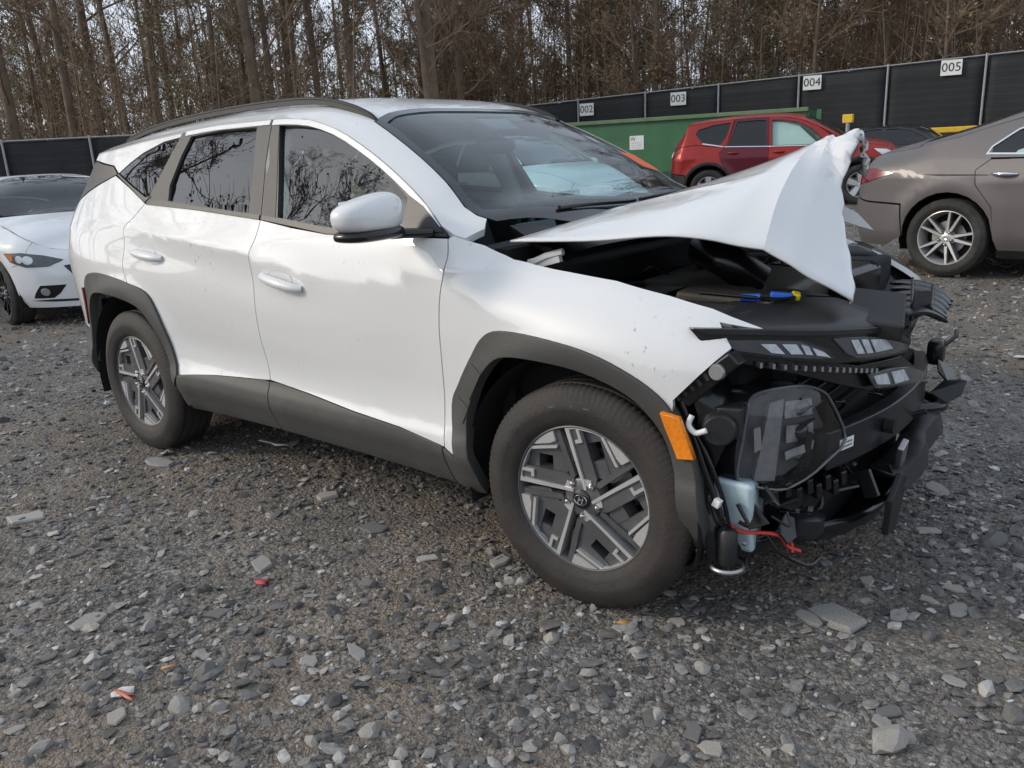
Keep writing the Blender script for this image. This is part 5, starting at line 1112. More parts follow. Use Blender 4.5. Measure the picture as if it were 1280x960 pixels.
# ------------------------------------------------------------------ the other cars
def paint(name, col, metal=0, flake=.0, rough=.3): return mk(name, col, rough, metal=metal, coat=.12, var=.03, vs=3)
def arch(cx, cz, r, a0, a1, n=14): return [(cx+r*math.cos(rad(a0+(a1-a0)*k/n)), cz+r*math.sin(rad(a0+(a1-a0)*k/n))) for k in range(n+1)]
def mirrored(poly): return poly+[(s, -t) for s, t in poly[::-1] if abs(t) > 1e-6]
def gen_car(name, label, loc, rz, sp):
    root = thing(name, label, 'car', loc, rz); pm_ = sp['paint']; wb = sp['wb']; R = sp['R']; st = sp.get('step', (.07, .07))
    zef = hermite(sp['ze'])
    def extra(S, Z):
        e = np.zeros_like(S)
        for cx in (0, wb):
            r = np.hypot(S-cx, Z-R); e += .02*np.exp(-((r-R-.10)/.09)**2)*(Z < R+.6)
        d = np.clip((zef(S)-Z)/sp.get('round', .16), 0, 1); k = sstep(*sp['rf'], S)+(1-sstep(*sp['rr'], S)); e -= k*.11*(1-d)**2
        a = Z-sp['crease']; e += .012*np.exp(-np.sqrt(a*a+2e-5)/.05)
        return e
    B = Body(sp['sec'], sp['ze'], sp['crown'], sp['plan'], p=sp.get('p', 3), shift=sp.get('shift'), extra=extra); S, T = B.side, B.top; ke = (.004, .006)
    for mir in (False, True):
        kw = dict(mirror=mir, step=st, gap=.003)
        parts = {}
        for nm, poly, mt, off in sp['panels']:
            parts[nm] = panel(nm, poly, S, pm_ if mt is None else M[mt], root, off=off, thick=.03, **kw)
        for cell, (outer, inner, par, gm, fm) in enumerate(sp['windows']):
            pr = parts.get(par, root)
            ring('window_frame', outer, inner, S, pm_ if fm is None else M[fm], pr, mirror=mir, thick=.03)
            ring('window_surround', inset_poly(inner, -.013), inner, S, M[sp.get('surround', 'gloss')], pr, off=.004, mirror=mir, thick=.012, gap=(0, 0))
            panel('window_glass', inset_poly(inner, -.01), S, M[gm], pr, off=-.01, thick=0, **kw)
        for nm, poly, mt, off, par in sp.get('details', []):
            panel(nm, poly, S, M[mt], parts.get(par, root), off=off, thick=.02, mirror=mir, step=(.05, .04), gap=0, rnd=.003)
        if 'curtain' in sp:
            for pl in sp['curtain']: panel('side_airbag', pl, S, M['curtain'], root, off=-.06, thick=.01, **kw)
        for (x0, z0, x1, z1, par) in sp['handles']:
            pts = []; rr = []
            for t in np.linspace(0, 1, 9):
                q = B.pt(x0+(x1-x0)*t, z0+(z1-z0)*t, .004+.035*math.sin(math.pi*t)**.5); pts.append((q.x, q.y*(-1 if mir else 1), q.z)); rr.append(.008+.010*math.sin(math.pi*t))
            b = MB(); b.tube(pts, rr, 8); b.build('door_handle', M['chrome'] if sp.get('chrome_handle') else pm_, parts.get(par, root), 60)
        q = B.pt(*sp['mirror'], .12); sg = -1 if mir else 1; b = MB(); superell(b, (q.x, q.y*sg, q.z+.03), (.075, .11, .075), .6, .6, 16, 10); b.tube([(q.x+.02, (q.y+.14)*sg, q.z-.02), (q.x, q.y*sg, q.z-.01)], .025, 6); b.build('side_mirror', M[sp['mirror_mat']] if sp.get('mirror_mat') else pm_, parts.get('front_door', root), 60)
        for cx in (0, wb):
            b = MB(); rows = [[(cx+(R+.08)*math.cos(t), sg*y, R+(R+.08)*math.sin(t)) for t in np.linspace(-.3, math.pi+.3, 18)] for y in (-.86, -.45)]; b.grid(rows); b.build('wheel_well', M['void'], root, 60)
            wheel(root, (cx, -sp['track']*sg, R-.003), R, sp['r'], sp['tw'], sp['style'], side=sg, detail=False)
    for nm, poly, mt in sp['top']:
        panel(nm, poly, T, pm_ if mt is None else M[mt], root, thick=.02 if mt is None else 0, off=0 if mt is None else -.004, step=(.09, .09), gap=.003, eps=ke)
    b = MB(); b.box((wb/2, 0, .27), (wb+.9, 1.45, .14)); b.box((wb+.15, 0, .5), (1.0, 1.2, .4)); b.box((-.35, 0, .55), (.8, 1.2, .4)); b.box((wb*.82, 0, .62), (.06, 1.5, .6)); b.build('underbody', M['void'], root)
    for y in (-.37, .37): seat(root, wb*.48, y, 'front_seat', z0=sp.get('sz', -.12))
    b = MB(); superell(b, (.45, 0, .55), (.27, .6, .1), .45, .3); superell(b, (.12, 0, .82+sp.get('sz', -.12)), (.09, .6, .3), .5, .3, shape=lambda q: Vector((q.x-q.z*.4, q.y, q.z))); b.build('rear_seat', M['seat'], root, 60)
    b = MB(); b.box((wb*.74, 0, sp['belt']-.10), (.5, 1.4, .14)); b.build('dashboard', M['dash'], root, bevel=.03)
    return root, B
def sedan(wb=2.825, **kw):
    F = wb
    ze = [(-1.75, .95), (-1.1, 1.015), (-.75, 1.05), (-.4, 1.09), (0, 1.175), (.35, 1.28), (.7, 1.36), (1.1, 1.40), (1.6, 1.395), (1.9, 1.345), (2.2, 1.22), (2.5, 1.055), (2.66, .99), (3.0, .94), (3.4, .845), (F+.85, .76), (F+1.6, .70)]
    A0 = arch(0, .335, .385, 180, 0)
    AF = arch(F, .335, .385, 180, 0)
    rd = [(.30, .985), (.20, .90), (.22, .78), (.36, .60)]
    gapb = [(1.30, .985), (1.29, .75), (1.31, .40), (1.33, .24)]
    fd = [(2.50, .985), (2.44, .80), (2.40, .5), (2.41, .24)]
    ztr = [(s, float(hermite(ze)(s))-.002) for s in (-1.1, -.75, -.4, 0, .28)]
    ztf = [(s, float(hermite(ze)(s))-.002) for s in (F+.62, 3.2, 3.0, 2.8, 2.66, 2.52)]
    sp = dict(wb=wb, R=.334, r=.232, tw=.225, track=.80, belt=.99, ze=ze, crease=.80, rf=(2.45, 2.75), rr=(-.55, -.1), style='ten',
     sec=[(.10, .74), (.18, .80), (.25, .845), (.35, .885), (.5, .90), (.65, .91), (.78, .912), (.88, .90), (.98, .868), (1.1, .805), (1.25, .71), (1.38, .61), (1.45, .54)],
     crown=[(-1.75, .02), (-.8, .05), (-.2, .10), (.5, .11), (1.1, .055), (1.8, .07), (2.2, .11), (2.6, .09), (3.2, .08), (F+.8, .05), (F+1.6, .0)],
     plan=[(-1.75, -1.0, 0), (-1.3, -.97, .52), (-1.05, -.90, .80), (-.85, -.78, .915), (-.5, -.49, .98), (-.1, -.1, 1), (F, F, 1), (F+.35, F+.35, .965), (F+.6, F+.57, .87), (F+.8, F+.71, .73), (F+1.1, F+.85, .47), (F+1.6, F+.93, 0)],
     shift=lambda S, Z: -(sstep(F+.3, F+1.0, S))*np.interp(Z, [.2, .5, .65, .8], [.02, 0, .03, .12])+(1-sstep(-1.1, -.6, S))*np.interp(Z, [.2, .5, .9, 1.05], [.06, 0, .05, .12]),
     panels=[('quarter_panel', rd+[(.385, .335)]+A0[::-1]+[(-.40, .62), (-.80, .64), (-1.2, .70), (-1.2, .97)]+ztr+[(.30, 1.0)], None, 0),
             ('rear_bumper', [(-.385, .335), (-.41, .61), (-.80, .63), (-1.2, .69), (-1.748, .69), (-1.748, .24), (-.55, .24)], None, .004),
             ('trunk_lid', [(-1.2, .70), (-1.748, .70), (-1.748, .93), (-1.2, .965)], None, 0),
             ('rear_door', [(.30, .985), (.8, .985)]+gapb[:1]+gapb[1:]+[(.42, .24), (.385, .335), (.37, .48)]+rd[::-1][:-1], None, 0),
             ('front_door', gapb[:1]+[(1.9, .985)]+fd+gapb[::-1][:-1], None, 0),
             ('fender', fd[::-1]+[(2.51, .99)]+ztf[::-1]+[(F+.62, .66), (F+.40, .60)]+AF[::-1][:-1]+[(F-.385, .335), (F-.38, .25), (2.41, .24)], None, 0),
             ('front_bumper', [(F+.385, .335), (F+.39, .60), (F+.62, .655)]+[(s, float(hermite(ze)(s))-.003) for s in (F+.625, F+.85, F+1.1, F+1.4, F+1.598)]+[(F+1.598, .20), (F+.42, .20)], None, .003),
             ('sill', [(.40, .24), (2.42, .24), (2.44, .17), (.40, .17)], 'trimd', 0)],
     windows=[([(-.12, 1.0), (1.30, .987), (1.27, 1.388), (1.1, 1.398), (.7, 1.358), (.35, 1.278), (.0, 1.172)], [(.27, 1.035), (1.25, 1.005), (1.225, 1.355), (1.05, 1.36), (.75, 1.315), (.45, 1.205), (.29, 1.08)], 'rear_door', kw.get('g', 'glass'), None),
              ([(1.30, .987), (2.50, .987), (2.49, 1.06), (2.2, 1.218), (1.9, 1.343), (1.6, 1.393), (1.27, 1.388)], [(1.34, 1.003), (2.3, 1.0), (2.33, 1.03), (2.1, 1.175), (1.85, 1.30), (1.6, 1.352), (1.31, 1.355)], 'front_door', kw.get('g', 'glass'), None)],
     handles=[(.33, .87, .53, .865, 'rear_door'), (1.38, .86, 1.58, .855, 'front_door')], mirror=(2.28, 1.0),
     top=[('trunk_top', mirrored([(-1.74, -1), (-1.1, -1), (-.35, -1), (-.35, -.86), (-.30, 0)]), None),
          ('rear_window', mirrored([(-.28, 0), (-.33, -.84), (.0, -.84), (.72, -.84), (.75, -.5), (.77, 0)]), 'dglass'),
          ('roof', mirrored([(.78, 0), (.76, -.5), (.73, -.85), (-.1, -.85), (-.34, -.87), (-.34, -1), (1.1, -1), (2.45, -1), (2.52, -.90), (2.45, -.87), (1.80, -.86), (1.76, -.6), (1.74, 0)]), None),
          ('windshield', mirrored([(1.75, 0), (1.77, -.6), (1.81, -.85), (2.45, -.86), (2.56, -.86), (2.68, -.5), (2.74, 0)]), 'dglass'),
          ('hood', mirrored([(2.76, 0), (2.70, -.5), (2.58, -.87), (2.54, -1), (2.8, -1), (3.2, -1), (F+.62, -1), (F+1.0, -1), (F+1.25, -1), (F+1.5, -1), (F+1.5, 0)]), None)])
    sp.update(kw); return sp
# grey sedan with its rear corner towards us
gs = sedan(paint=paint('grey_brown_metallic', (.150, .138, .136), metal=.35, rough=.5), surround='chrome', g='glass', chrome_handle=True, crease=.84,
  curtain=[[(.42, 1.0), (1.30, .98), (1.25, 1.36), (.85, 1.34), (.72, 1.25), (.62, 1.22), (.58, 1.12), (.46, 1.08)], [(1.34, .98), (2.2, .98), (1.9, 1.28), (1.6, 1.36), (1.31, 1.36)]],
  details=[('tail_lamp', [(-.50, .885), (-.80, .81), (-1.22, .76), (-1.22, .905), (-1.0, .93), (-.72, .925)], 'red', .006, 'quarter_panel'), ('window_divider', [(.70, 1.02), (.735, 1.02), (.80, 1.33), (.77, 1.33)], 'gloss', .002, 'rear_door'), ('side_strip', [(-.25, .872), (.3, .862), (.32, .858), (-.1, .86)], 'gloss', .004, 'quarter_panel')])
GS, GB = gen_car('sedan', 'grey-brown sedan with multi-spoke wheels seen from its rear corner', (2.63, 5.97, .205), rad(-10), gs)
b = MB(); b.prism([(0, 0), (.16, 0), (.03, .07), (0, .07)], lambda u, v, h: (.75+u, h, 1.445+v), -.02, .02); b.build('roof_antenna', gs['paint'], GS, bevel=.01)
# white sedan at far left, front corner towards us
ws_ = sedan(wb=2.83, paint=M['white2'], g='dglass', style='black', crease=.78,
  details=[('headlamp', [(3.16, .735), (3.40, .735), (3.62, .70), (3.80, .655), (3.66, .60), (3.42, .60), (3.24, .65)], 'lampgrey', .006, 'fender'), ('headlamp_lens', [(3.165, .733), (3.40, .733), (3.61, .70), (3.79, .655), (3.66, .603), (3.42, .603), (3.245, .65)], 'clear', .016, 'headlamp'),
           ('lamp_amber', [(3.19, .725), (3.27, .728), (3.28, .665), (3.25, .66)], 'orange', .010, 'headlamp'), ('lamp_projector', [(3.46+.06*math.cos(a), .665+.038*math.sin(a)) for a in np.linspace(0, 6.1, 14)], 'reflector', .011, 'headlamp'), ('lamp_projector', [(3.36+.045*math.cos(a), .675+.034*math.sin(a)) for a in np.linspace(0, 6.1, 14)], 'reflector', .011, 'headlamp'),
           ('fog_recess', [(3.40, .30), (3.52, .42), (3.78, .42), (3.70, .34), (3.62, .30)], 'black', .006, 'front_bumper'), ('fog_lamp', [(3.56+.045*math.cos(a), .36+.035*math.sin(a)) for a in np.linspace(0, 6.1, 12)], 'steel', .013, 'front_bumper'),
           ('grille', [(3.80, .60), (4.42, .66), (4.42, .40), (3.95, .40)], 'black', .006, 'front_bumper'), ('lower_intake', [(3.95, .34), (4.42, .34), (4.42, .26), (3.9, .26)], 'black', .006, 'front_bumper'), ('lip_line', [(3.36, .275), (3.6, .283), (4.42, .262), (4.42, .245), (3.6, .262)], 'trimd', .006, 'front_bumper')])
MZ, MZB = gen_car('sedan', 'white sedan with tinted windshield and black wheels at far left', (-7.75, 1.38, -.01), rad(-5), ws_)
q = MZB.top(np.array([1.86, 1.86, 1.93, 1.93]), np.array([.25, .72, .72, .25])); b = MB(); b.v = [tuple(v+np.array([0, 0, .006])) for v in q]; b.f = [[0, 1, 2, 3]]; b.m = [0]; b.build('windshield_writing', M['paper'], MZ)
# white car seen through the wrecked SUV's windows
w2 = sedan(wb=2.85, paint=M['white2'], g='dglass', style='five', details=[('headlamp', [(3.24, .74), (3.5, .73), (3.8, .68), (3.75, .60), (3.45, .60), (3.26, .66)], 'reflector', .006, 'fender'), ('fender_vent', [(2.60, .80), (2.82, .80), (2.80, .75), (2.60, .74)], 'gloss', .006, 'fender'), ('grille', [(3.85, .60), (4.44, .66), (4.44, .40), (3.95, .40)], 'black', .006, 'front_bumper')])
W2, _ = gen_car('sedan', 'white car with a dark fender vent seen through the windshield', (-5.35, 7.05, .21), rad(-6), w2)
# black car by the fence
w3 = sedan(paint=M['gloss'], g='dglass', style='black'); gen_car('sedan', 'low black car by the fence between the red SUV and grey sedan', (-3.2, 19.1, .22), rad(8), w3)
# red SUV
F = 2.69; ze = [(-1.75, 1.40), (-.95, 1.44), (-.62, 1.50), (-.2, 1.565), (.3, 1.60), (.9, 1.615), (1.3, 1.60), (1.6, 1.545), (1.9, 1.42), (2.2, 1.25), (2.36, 1.15), (2.5, 1.08), (2.8, 1.05), (3.1, 1.0), (3.35, .92), (F+.85, .86), (F+1.6, .8)]
A0 = arch(0, .36, .43, 180, 0); AF = arch(F, .36, .43, 180, 0)
rd = [(.28, 1.10), (.20, 1.0), (.24, .84), (.40, .62)]; gapb = [(1.10, 1.075), (1.09, .8), (1.10, .45), (1.12, .30)]; fd = [(2.22, 1.06), (2.18, .85), (2.13, .55), (2.14, .30)]
zf = hermite(ze); ztf = [(s, float(zf(s))-.002) for s in (F+.55, 3.1, 2.9, 2.7, 2.5, 2.4, 2.3)]
rp = paint('red_metallic', (.31, .022, .016), metal=.35, rough=.32); dr = paint('dark_red_metallic', (.12, .010, .022), metal=.35, rough=.32)
es = dict(wb=F, R=.355, r=.225, tw=.235, track=.79, belt=1.06, paint=rp, ze=ze, crease=.92, rf=(2.3, 2.6), rr=(-3, -2.5), style='five', round=.18, mirror_mat='gloss', surround='gloss', sz=0,
  sec=[(.12, .74), (.22, .82), (.32, .875), (.45, .90), (.65, .908), (.85, .912), (.97, .90), (1.07, .868), (1.2, .82), (1.35, .755), (1.5, .69), (1.6, .635), (1.66, .58)],
  crown=[(-1.75, .02), (-.6, .05), (.3, .07), (1.3, .08), (1.9, .12), (2.3, .12), (2.6, .09), (3.2, .09), (F+.85, .05), (F+1.6, 0)],
  plan=[(-1.75, -.82, 0), (-1.25, -.80, .52), (-.98, -.74, .80), (-.75, -.63, .915), (-.5, -.49, .97), (-.1, -.1, 1), (F, F, 1), (F+.35, F+.35, .965), (F+.6, F+.57, .87), (F+.8, F+.71, .73), (F+1.1, F+.83, .47), (F+1.6, F+.90, 0)],
  shift=lambda S, Z: (1-sstep(-1.0, -.35, S))*np.interp(Z, [.2, .6, 1.0, 1.2, 1.5], [.05, 0, .03, .12, .33])-sstep(F+.3, F+1.0, S)*np.interp(Z, [.2, .5, .7, .95], [.03, 0, .03, .14]),
  panels=[('quarter_panel', rd+[(.43, .36)]+A0[::-1]+[(-.45, .62), (-.8, .64), (-1.2, .66), (-1.2, 1.08), (-.9, 1.12), (-.25, 1.16)], None, 0), ('rear_pillar', [(-.25, 1.165), (-.9, 1.125), (-1.2, 1.085), (-1.2, 1.40), (-.7, 1.49), (-.62, 1.495), (-.40, 1.53)], None, 0),
          ('rear_bumper', [(-.43, .36), (-.46, .61), (-.8, .63), (-1.2, .65), (-1.748, .65), (-1.748, .30), (-.6, .30)], 'trimd', .004), ('tailgate', [(-1.2, .66), (-1.748, .66), (-1.748, 1.10), (-1.2, 1.08)], None, 0), ('tailgate_window', [(-1.2, 1.10), (-1.748, 1.12), (-1.748, 1.36), (-1.2, 1.38)], 'gloss', 0),
          ('rear_door', [(.28, 1.10), (.7, 1.088)]+gapb+[(.46, .30), (.43, .36), (.42, .5)]+rd[::-1][:-1], 'dr', 0), ('front_door', gapb[:1]+[(1.7, 1.067)]+fd+gapb[::-1][:-1], None, 0),
          ('fender', fd[::-1]+[(2.24, 1.07)]+ztf[::-1]+[(F+.55, .74), (F+.44, .60)]+AF[::-1][:-1]+[(F-.43, .36), (F-.42, .32), (2.14, .30)], None, 0), ('front_bumper', [(F+.43, .36), (F+.44, .59), (F+.55, .735)]+[(s, float(zf(s))-.003) for s in (F+.555, F+.85, F+1.1, F+1.4, F+1.598)]+[(F+1.598, .26), (F+.47, .26)], None, .003),
          ('sill', [(.44, .30), (2.15, .30), (2.17, .22), (.44, .22)], 'trimd', .004)],
  windows=[([(-.25, 1.165), (.28, 1.105), (.34, 1.20), (.44, 1.603), (.3, 1.598), (-.2, 1.562), (-.42, 1.53)], [(-.12, 1.20), (.20, 1.165), (.30, 1.30), (.36, 1.54), (.05, 1.51), (-.22, 1.44), (-.26, 1.36)], 'quarter_panel', 'pglass', None),
           ([(.28, 1.105), (1.10, 1.078), (1.06, 1.61), (.9, 1.612), (.45, 1.603), (.36, 1.25)], [(.36, 1.125), (1.04, 1.10), (1.01, 1.555), (.85, 1.56), (.49, 1.55), (.42, 1.28)], 'rear_door', 'pglass', 'dr'),
           ([(1.10, 1.078), (2.24, 1.063), (2.30, 1.14), (1.9, 1.415), (1.6, 1.54), (1.3, 1.597), (1.06, 1.61)], [(1.16, 1.10), (2.02, 1.085), (2.06, 1.12), (1.82, 1.36), (1.55, 1.49), (1.3, 1.54), (1.12, 1.55)], 'front_door', 'glass', None)],
  handles=[(.36, 1.0, .56, .995, 'rear_door'), (1.18, .985, 1.38, .98, 'front_door')], mirror=(2.02, 1.08), curtain=[[(1.15, 1.08), (2.0, 1.07), (1.6, 1.45), (1.3, 1.54), (1.12, 1.55)]],
  details=[('tail_lamp', [(-.72, 1.12), (-.95, 1.08), (-1.15, .98), (-1.1, .92), (-.85, .98), (-.65, 1.05)], 'red', .008, 'quarter_panel'), ('tail_lamp_clear', [(-.98, 1.05), (-1.14, .99), (-1.1, .93), (-.98, .96)], 'reflector', .012, 'quarter_panel'), ('headlamp', [(2.88, .965), (3.1, .945), (3.34, .86), (3.38, .80), (3.2, .80), (3.0, .87)], 'reflector', .006, 'fender'), ('headlamp_lens', [(2.885, .962), (3.1, .942), (3.33, .86), (3.37, .803), (3.2, .803), (3.0, .87)], 'clear', .016, 'headlamp'),
           ('belt_strip', [(.29, 1.118), (.7, 1.104), (1.10, 1.09), (1.10, 1.078), (.7, 1.092), (.28, 1.106)], 'chrome', .008, 'rear_door'), ('belt_strip', [(1.105, 1.09), (2.06, 1.074), (2.06, 1.062), (1.105, 1.078)], 'chrome', .008, 'front_door'), ('belt_strip', [(-.12, 1.192), (.27, 1.12), (.265, 1.106), (-.14, 1.178)], 'chrome', .008, 'quarter_panel'), ('arch_trim', arch(0, .36, .485, 178, 10)+arch(0, .36, .435, 10, 178), 'trimd', .008, 'quarter_panel'), ('arch_trim', arch(F, .36, .485, 170, 2)+arch(F, .36, .435, 2, 170), 'trimd', .008, 'fender'), ('grille', [(3.5, .84), (4.28, .84), (4.28, .76), (3.55, .75)], 'black', .006, 'front_bumper'), ('lower_grille', [(3.5, .60), (4.28, .60), (4.28, .36), (3.6, .36)], 'black', .006, 'front_bumper')],
  top=[('roof', mirrored([(-.70, 0), (-.66, -.7), (-.60, -1), (.3, -1), (1.3, -1), (2.30, -1), (2.36, -.90), (2.28, -.86), (1.72, -.85), (1.68, -.5), (1.66, 0)]), None), ('windshield', mirrored([(1.67, 0), (1.69, -.5), (1.73, -.84), (2.28, -.85), (2.40, -.8), (2.52, -.4), (2.56, 0)]), 'dglass'),
       ('hood', mirrored([(2.58, 0), (2.54, -.4), (2.42, -.82), (2.38, -1), (2.7, -1), (3.1, -1), (F+.55, -1), (F+.9, -1), (F+1.2, -1), (F+1.5, -1), (F+1.5, 0)]), None)])
M['dr'] = dr
gen_car('suv', 'red SUV with a darker red rear door in front of the dumpster', (-3.42, 12.92, .25), rad(16.5), es)
# ------------------------------------------------------------------ woods
M['bark'] = mk('bark', (.155, .112, .080), .9, var=.35, vs=2.5, bump=.6, bs=14); M['twig'] = mk('twig', (.225, .158, .108), .9, var=.2)
def leaf_mat():
    m_ = attr_mat('autumn_leaf', (.12, .13, .05), (.29, .165, .08), .8, warm=[(.3, (.16, .15, .065)), (.6, (.24, .17, .09))]); return m_
M['leaf'] = leaf_mat()
def make_tree(seed, H, r0, leafy, tone0, lean=0, first=.22, nl=20):
    R = random.Random(seed); tr = MB(); cw = MB()
    cx, cy = lean, R.uniform(-.4, .4); path = []; n = 11
    for k in range(n):
        t = k/(n-1); path.append(Vector((cx*t*t*2+.12*math.sin(t*5+seed), cy*t*t*2+.12*math.cos(t*4+seed), H*.92*t)))
    rr = [r0*(1.25 if k == 0 else 1)*(1-.86*(k/(n-1))**.9) for k in range(n)]
    tr.tube(path, rr, 8)
    leaves = []; 
    def pt(t):
        a = t*(n-1); i = min(int(a), n-2); return path[i].lerp(path[i+1], a-i)
    for k in range(nl):
        t = first+(1-first)*(k+R.random())/nl*.97; p = pt(t); a = R.random()*6.28; Lb = (R.uniform(1.6, 3.6))*(1.1-.55*t)*H/14; rise = R.uniform(.25, .95)
        d = Vector((math.cos(a), math.sin(a), rise)).normalized(); q = p; pts = [p]
        for j in range(4):
            d = (d+Vector((R.uniform(-.3, .3), R.uniform(-.3, .3), R.uniform(-.1, .3)))).normalized(); q = q+d*Lb/4; pts.append(q)
        br = max(.018, r0*.33*(1.1-t)); cw.tube(pts, [br, br*.75, br*.5, br*.33, .010], 4, cap=False)
        for m_ in range(8):
            f = R.uniform(.3, 1)*4; i = min(int(f), 3); s = pts[i].lerp(pts[i+1], f-i); d2 = (d+Vector((R.uniform(-1, 1), R.uniform(-1, 1), R.uniform(-.3, .8)))).normalized(); L2 = R.uniform(.5, 1.3)*H/14
            e = s+d2*L2*.5; e2 = e+(d2+Vector((R.uniform(-.5, .5), R.uniform(-.5, .5), R.uniform(-.1, .4)))).normalized()*L2*.5; cw.tube([s, e, e2], [.016, .011, .006], 3, cap=False)
            for w_ in range(9):
                f2 = R.random(); s3 = (s.lerp(e, f2*2) if f2 < .5 else e.lerp(e2, f2*2-1)); d3 = (d2+Vector((R.uniform(-1, 1), R.uniform(-1, 1), R.uniform(-.6, .7)))).normalized(); e3 = s3+d3*R.uniform(.3, .8)
                cw.tube([s3, e3], [.008, .005], 3, cap=False)
                for l in range(leafy if R.random() < .8 else 0):
                    leaves.append(s3.lerp(e3, R.uniform(.2, 1.2))+Vector((R.uniform(-.1, .1), R.uniform(-.1, .1), R.uniform(-.14, .06))))
    nb = len(cw.f); cw.mi = 1; tones = [0]*len(cw.v)
    for p in leaves:
        s = R.uniform(.035, .075); a = Vector((R.uniform(-1, 1), R.uniform(-1, 1), R.uniform(-1, 1))).normalized(); c = a.cross(Vector((R.uniform(-1, 1), R.uniform(-1, 1), R.uniform(-1, 1)))).normalized()
        cw.v += [tuple(p-a*s), tuple(p+c*s*.6), tuple(p+a*s), tuple(p-c*s*.6)]; k = len(cw.v); cw.f.append([k-4, k-3, k-2, k-1]); cw.m.append(1); tn = min(1, max(0, tone0+R.uniform(-.3, .3))); tones += [tn]*4
    tm_ = tr.mesh('trunk', 60); tm_.materials.append(M['bark'])
    me = bpy.data.meshes.new('crown'); me.from_pydata([tuple(q) for q in cw.v], [], cw.f); me.polygons.foreach_set('material_index', cw.m); me.materials.append(M['twig']); me.materials.append(M['leaf'])
    at = me.attributes.new('tone', 'FLOAT', 'POINT'); at.data.foreach_set('value', np.array(tones, np.float32)); return tm_, me
VAR = []
for i, (H, r0, lf, tn, le) in enumerate([(a_, b_*.68, c_, d_, e_) for a_, b_, c_, d_, e_ in [(17, .24, 0, .7, 0), (19, .30, 0, .5, .3), (15, .16, 2, .75, -.2), (18, .27, 2, .2, .4), (13, .11, 2, .7, 0), (16, .20, 3, .12, -.3), (12, .09, 2, .5, .2), (20, .33, 0, .5, -.4), (14, .14, 3, .8, .1), (11, .08, 5, .12, 0)]]):
    VAR.append(make_tree(100+i, H, r0, lf, tn, le, first=(.12 if lf > 2 else .2), nl=20 if H > 13 else 16))
def plant(x, y, v, s, label, group):
    t = thing('tree', label, 'tree', (x, y, float(gz(x, y))-.1), random.random()*6.28, group); t.scale = (s, s, s*random.uniform(.9, 1.15))
    link('trunk', VAR[v][0], None, t); link('crown', VAR[v][1], None, t)
rt_ = random.Random(5); hz_f = Vector((-math.sin(YAW), math.cos(YAW))); hz_r = Vector((math.cos(YAW), math.sin(YAW)))
def spot(px, depth): q = Vector((CAM_POS.x, CAM_POS.y))+hz_f*depth+hz_r*depth*(px-640)/1024; return q
def beyond(q): return (q-FR0).dot(Vector((-FRD.y, FRD.x)))
placed = []
KIND = {0: 'tall grey tree', 1: 'bare grey tree', 2: 'rust-leaved tree', 3: 'olive-leaved tall tree', 4: 'rust-leaved sapling', 5: 'olive-leaved tree', 6: 'tan-leaved sapling', 7: 'bare stout tree', 8: 'thickly rust-leaved tree', 9: 'olive-leaved sapling'}
def zone(px, v=0, far=False):
    if px is None: return (None, None)
    z = next(b_ for a, b_ in ((60, 'left of the white sedan roof'), (180, 'above the white sedan at far left'), (330, 'above the rear of the white SUV'), (480, 'above the middle of the SUV roof'), (640, 'above the front of the SUV roof'), (735, 'behind the fence left of all signs'), (850, 'between the first and second fence signs'), (1010, 'between the second and third fence signs'), (1190, 'between the third and fourth fence signs'), (9999, 'behind the fence right of all signs')) if px < a)
    return (('distant ' if far else '')+KIND[v]+' '+z, 'wood '+z)
def try_place(px, dp, v, s, mind, lab, grp):
    lab, grp = zone(px, v, dp > 42)
    q = spot(px, dp)
    if beyond(q) < 1.4 and px > 560: return False
    if any((q-o).length < mind for o in placed): return False
    placed.append(q); plant(q.x, q.y, v, s, lab, grp); return True
# named thick trunks on the left, then the rest
for ki, (px, dp, v, s) in enumerate(((62, 27, 1, 1.0), (140, 28, 0, 1.05), (240, 29, 3, .95), (352, 27.5, 7, 1.0), (378, 30, 1, .8), (426, 31, 0, .9), (470, 29, 3, 1.0), (563, 30, 7, .95), (596, 33, 3, 1))):
    q = spot(px, dp); placed.append(q); plant(q.x, q.y, v, s, 'thick-trunked tree behind the left fence, %s thick trunk from the left' % ['first', 'second', 'third', 'fourth', 'fifth', 'sixth', 'seventh', 'eighth', 'ninth'][ki], 'thick trees behind the left fence')
n = 0
while n < 60:
    if try_place(rt_.uniform(-160, 640), rt_.uniform(27, 62), rt_.choice([0, 0, 1, 2, 5, 5, 3, 3, 9, 9, 9, 5, 6, 7]), rt_.uniform(.75, 1.1), 1.3, *zone(None)): n += 1
n = 0
while n < 130:
    px = rt_.uniform(560, 1440)
    if try_place(px, rt_.uniform(25, 58), rt_.choice([0, 2, 2, 4, 4, 6, 6, 8, 8, 9, 1, 5]), rt_.uniform(.75, 1.1), 1.1, *zone(None)): n += 1
n = 0
for k in range(10):
    q = Vector((CAM_POS.x, CAM_POS.y))+Vector((math.cos(rad(172+k*3.6)), math.sin(rad(172+k*3.6))))*rt_.uniform(25, 31)
    plant(q.x, q.y, rt_.choice([5, 5, 2, 3, 4]), rt_.uniform(.85, 1.1), 'tree across the yard mirrored in the side windows', 'trees across the yard')
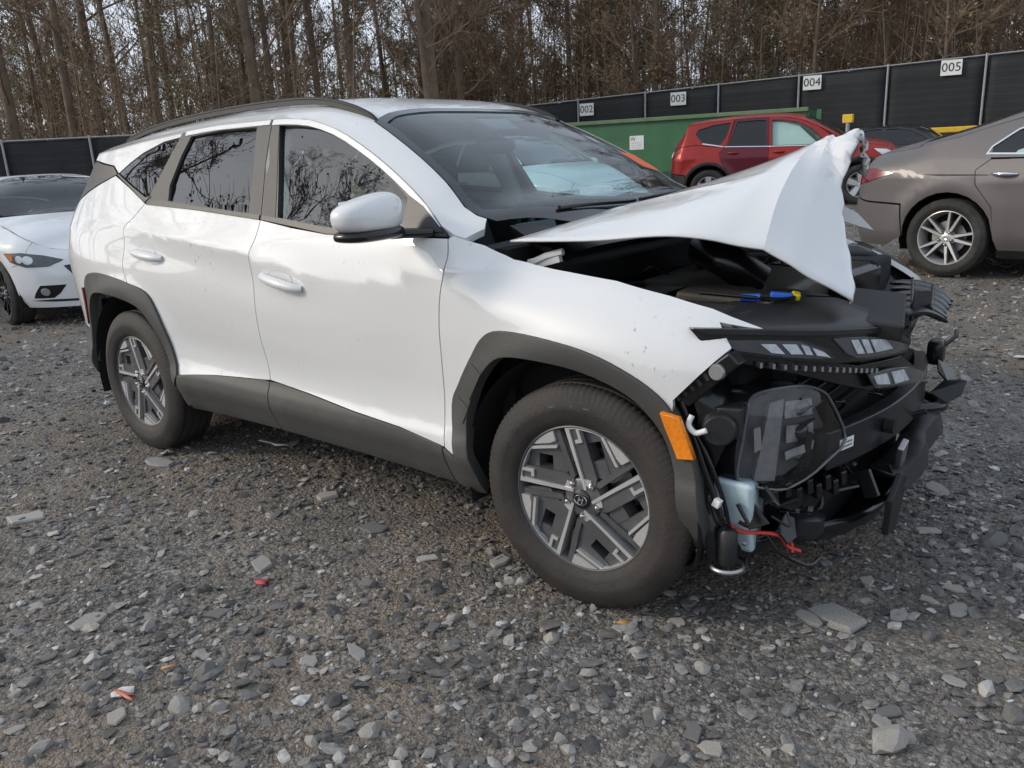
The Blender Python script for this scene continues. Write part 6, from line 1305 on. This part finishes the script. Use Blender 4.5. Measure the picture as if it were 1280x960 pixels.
# undergrowth and the far mass of the wood, both uncountable
def brush(name, label, n, d0, d1, px0, px1, hmax, leaf_n, seed, tone):
    R = random.Random(seed); b = MB(); tones = []
    for k in range(n):
        px = R.uniform(px0, px1); q = spot(px, R.uniform(d0, d1))
        if px > 500 and beyond(q) < 2.2: q = q+Vector((-FRD.y, FRD.x))*(2.2-beyond(q)+R.uniform(0, 6))
        h = hmax*R.uniform(.4, 1); p = Vector((q.x, q.y, float(gz(q.x, q.y))-.1)); e = p+Vector((R.uniform(-.5, .5), R.uniform(-.5, .5), h)); m_ = p.lerp(e, .5)+Vector((R.uniform(-.2, .2), R.uniform(-.2, .2), 0))
        r0 = R.uniform(.010, .03)*(hmax/4)**.7; nv = len(b.v); b.mi = 0; b.tube([p, m_, e], [r0, r0*.7, r0*.3], 3, cap=False)
        for j in range(9):
            s = p.lerp(e, R.uniform(.25, 1)); b.tube([s, s+Vector((R.uniform(-1, 1), R.uniform(-1, 1), R.uniform(.2, 1)))*h*.16], [r0*.45, r0*.15], 3, cap=False)
        tones += [0]*(len(b.v)-nv)
        for j in range(leaf_n):
            s = p.lerp(e, R.uniform(.15, 1.05))+Vector((R.gauss(0, .13), R.gauss(0, .13), R.gauss(0, .1)))*h*.6; z_ = R.uniform(.035, .07)*max(1, d0/34); a = Vector((R.uniform(-1, 1), R.uniform(-1, 1), R.uniform(-1, 1))).normalized(); c = a.cross(Vector((R.uniform(-1, 1), R.uniform(-1, 1), R.uniform(-1, 1)))).normalized()
            b.v += [tuple(s-a*z_), tuple(s+c*z_*.6), tuple(s+a*z_), tuple(s-c*z_*.6)]; i = len(b.v); b.f.append([i-4, i-3, i-2, i-1]); b.m.append(1); tones += [min(1, max(0, tone+R.uniform(-.35, .35)))]*4
    me = bpy.data.meshes.new(name); me.from_pydata([tuple(q) for q in b.v], [], b.f); me.polygons.foreach_set('material_index', b.m); me.materials.append(M['twig']); me.materials.append(M['leaf'])
    at = me.attributes.new('tone', 'FLOAT', 'POINT'); at.data.foreach_set('value', np.array(tones, np.float32)); o = link(name, me, None); tag(o, label, 'undergrowth', kind='stuff')
brush('undergrowth', 'tangled brown saplings and brush behind the fences', 1400, 25.5, 44, -180, 1440, 6.5, 30, 3, .4)
brush('far_wood', 'distant mass of thin bare trees filling the background', 750, 52, 95, -220, 1500, 15, 26, 4, .6)

# tell look-alike trees apart by their order from the left
by = {}
for o in COL.objects:
    if o.name.startswith('tree') and o.parent is None and 'across the yard' not in o['label']: by.setdefault(o['label'], []).append(o)
ORD = ['first', 'second', 'third', 'fourth', 'fifth', 'sixth', 'seventh', 'eighth', 'ninth', 'tenth', 'eleventh', 'twelfth']
for lab, os_ in by.items():
    if len(os_) > 1:
        os_.sort(key=lambda o: (Vector((o.location.x, o.location.y))-Vector((CAM_POS.x, CAM_POS.y))).dot(hz_r)/(Vector((o.location.x, o.location.y))-Vector((CAM_POS.x, CAM_POS.y))).dot(hz_f))
        for k, o in enumerate(os_): o['label'] = ORD[min(k, 11)]+' from left, '+lab
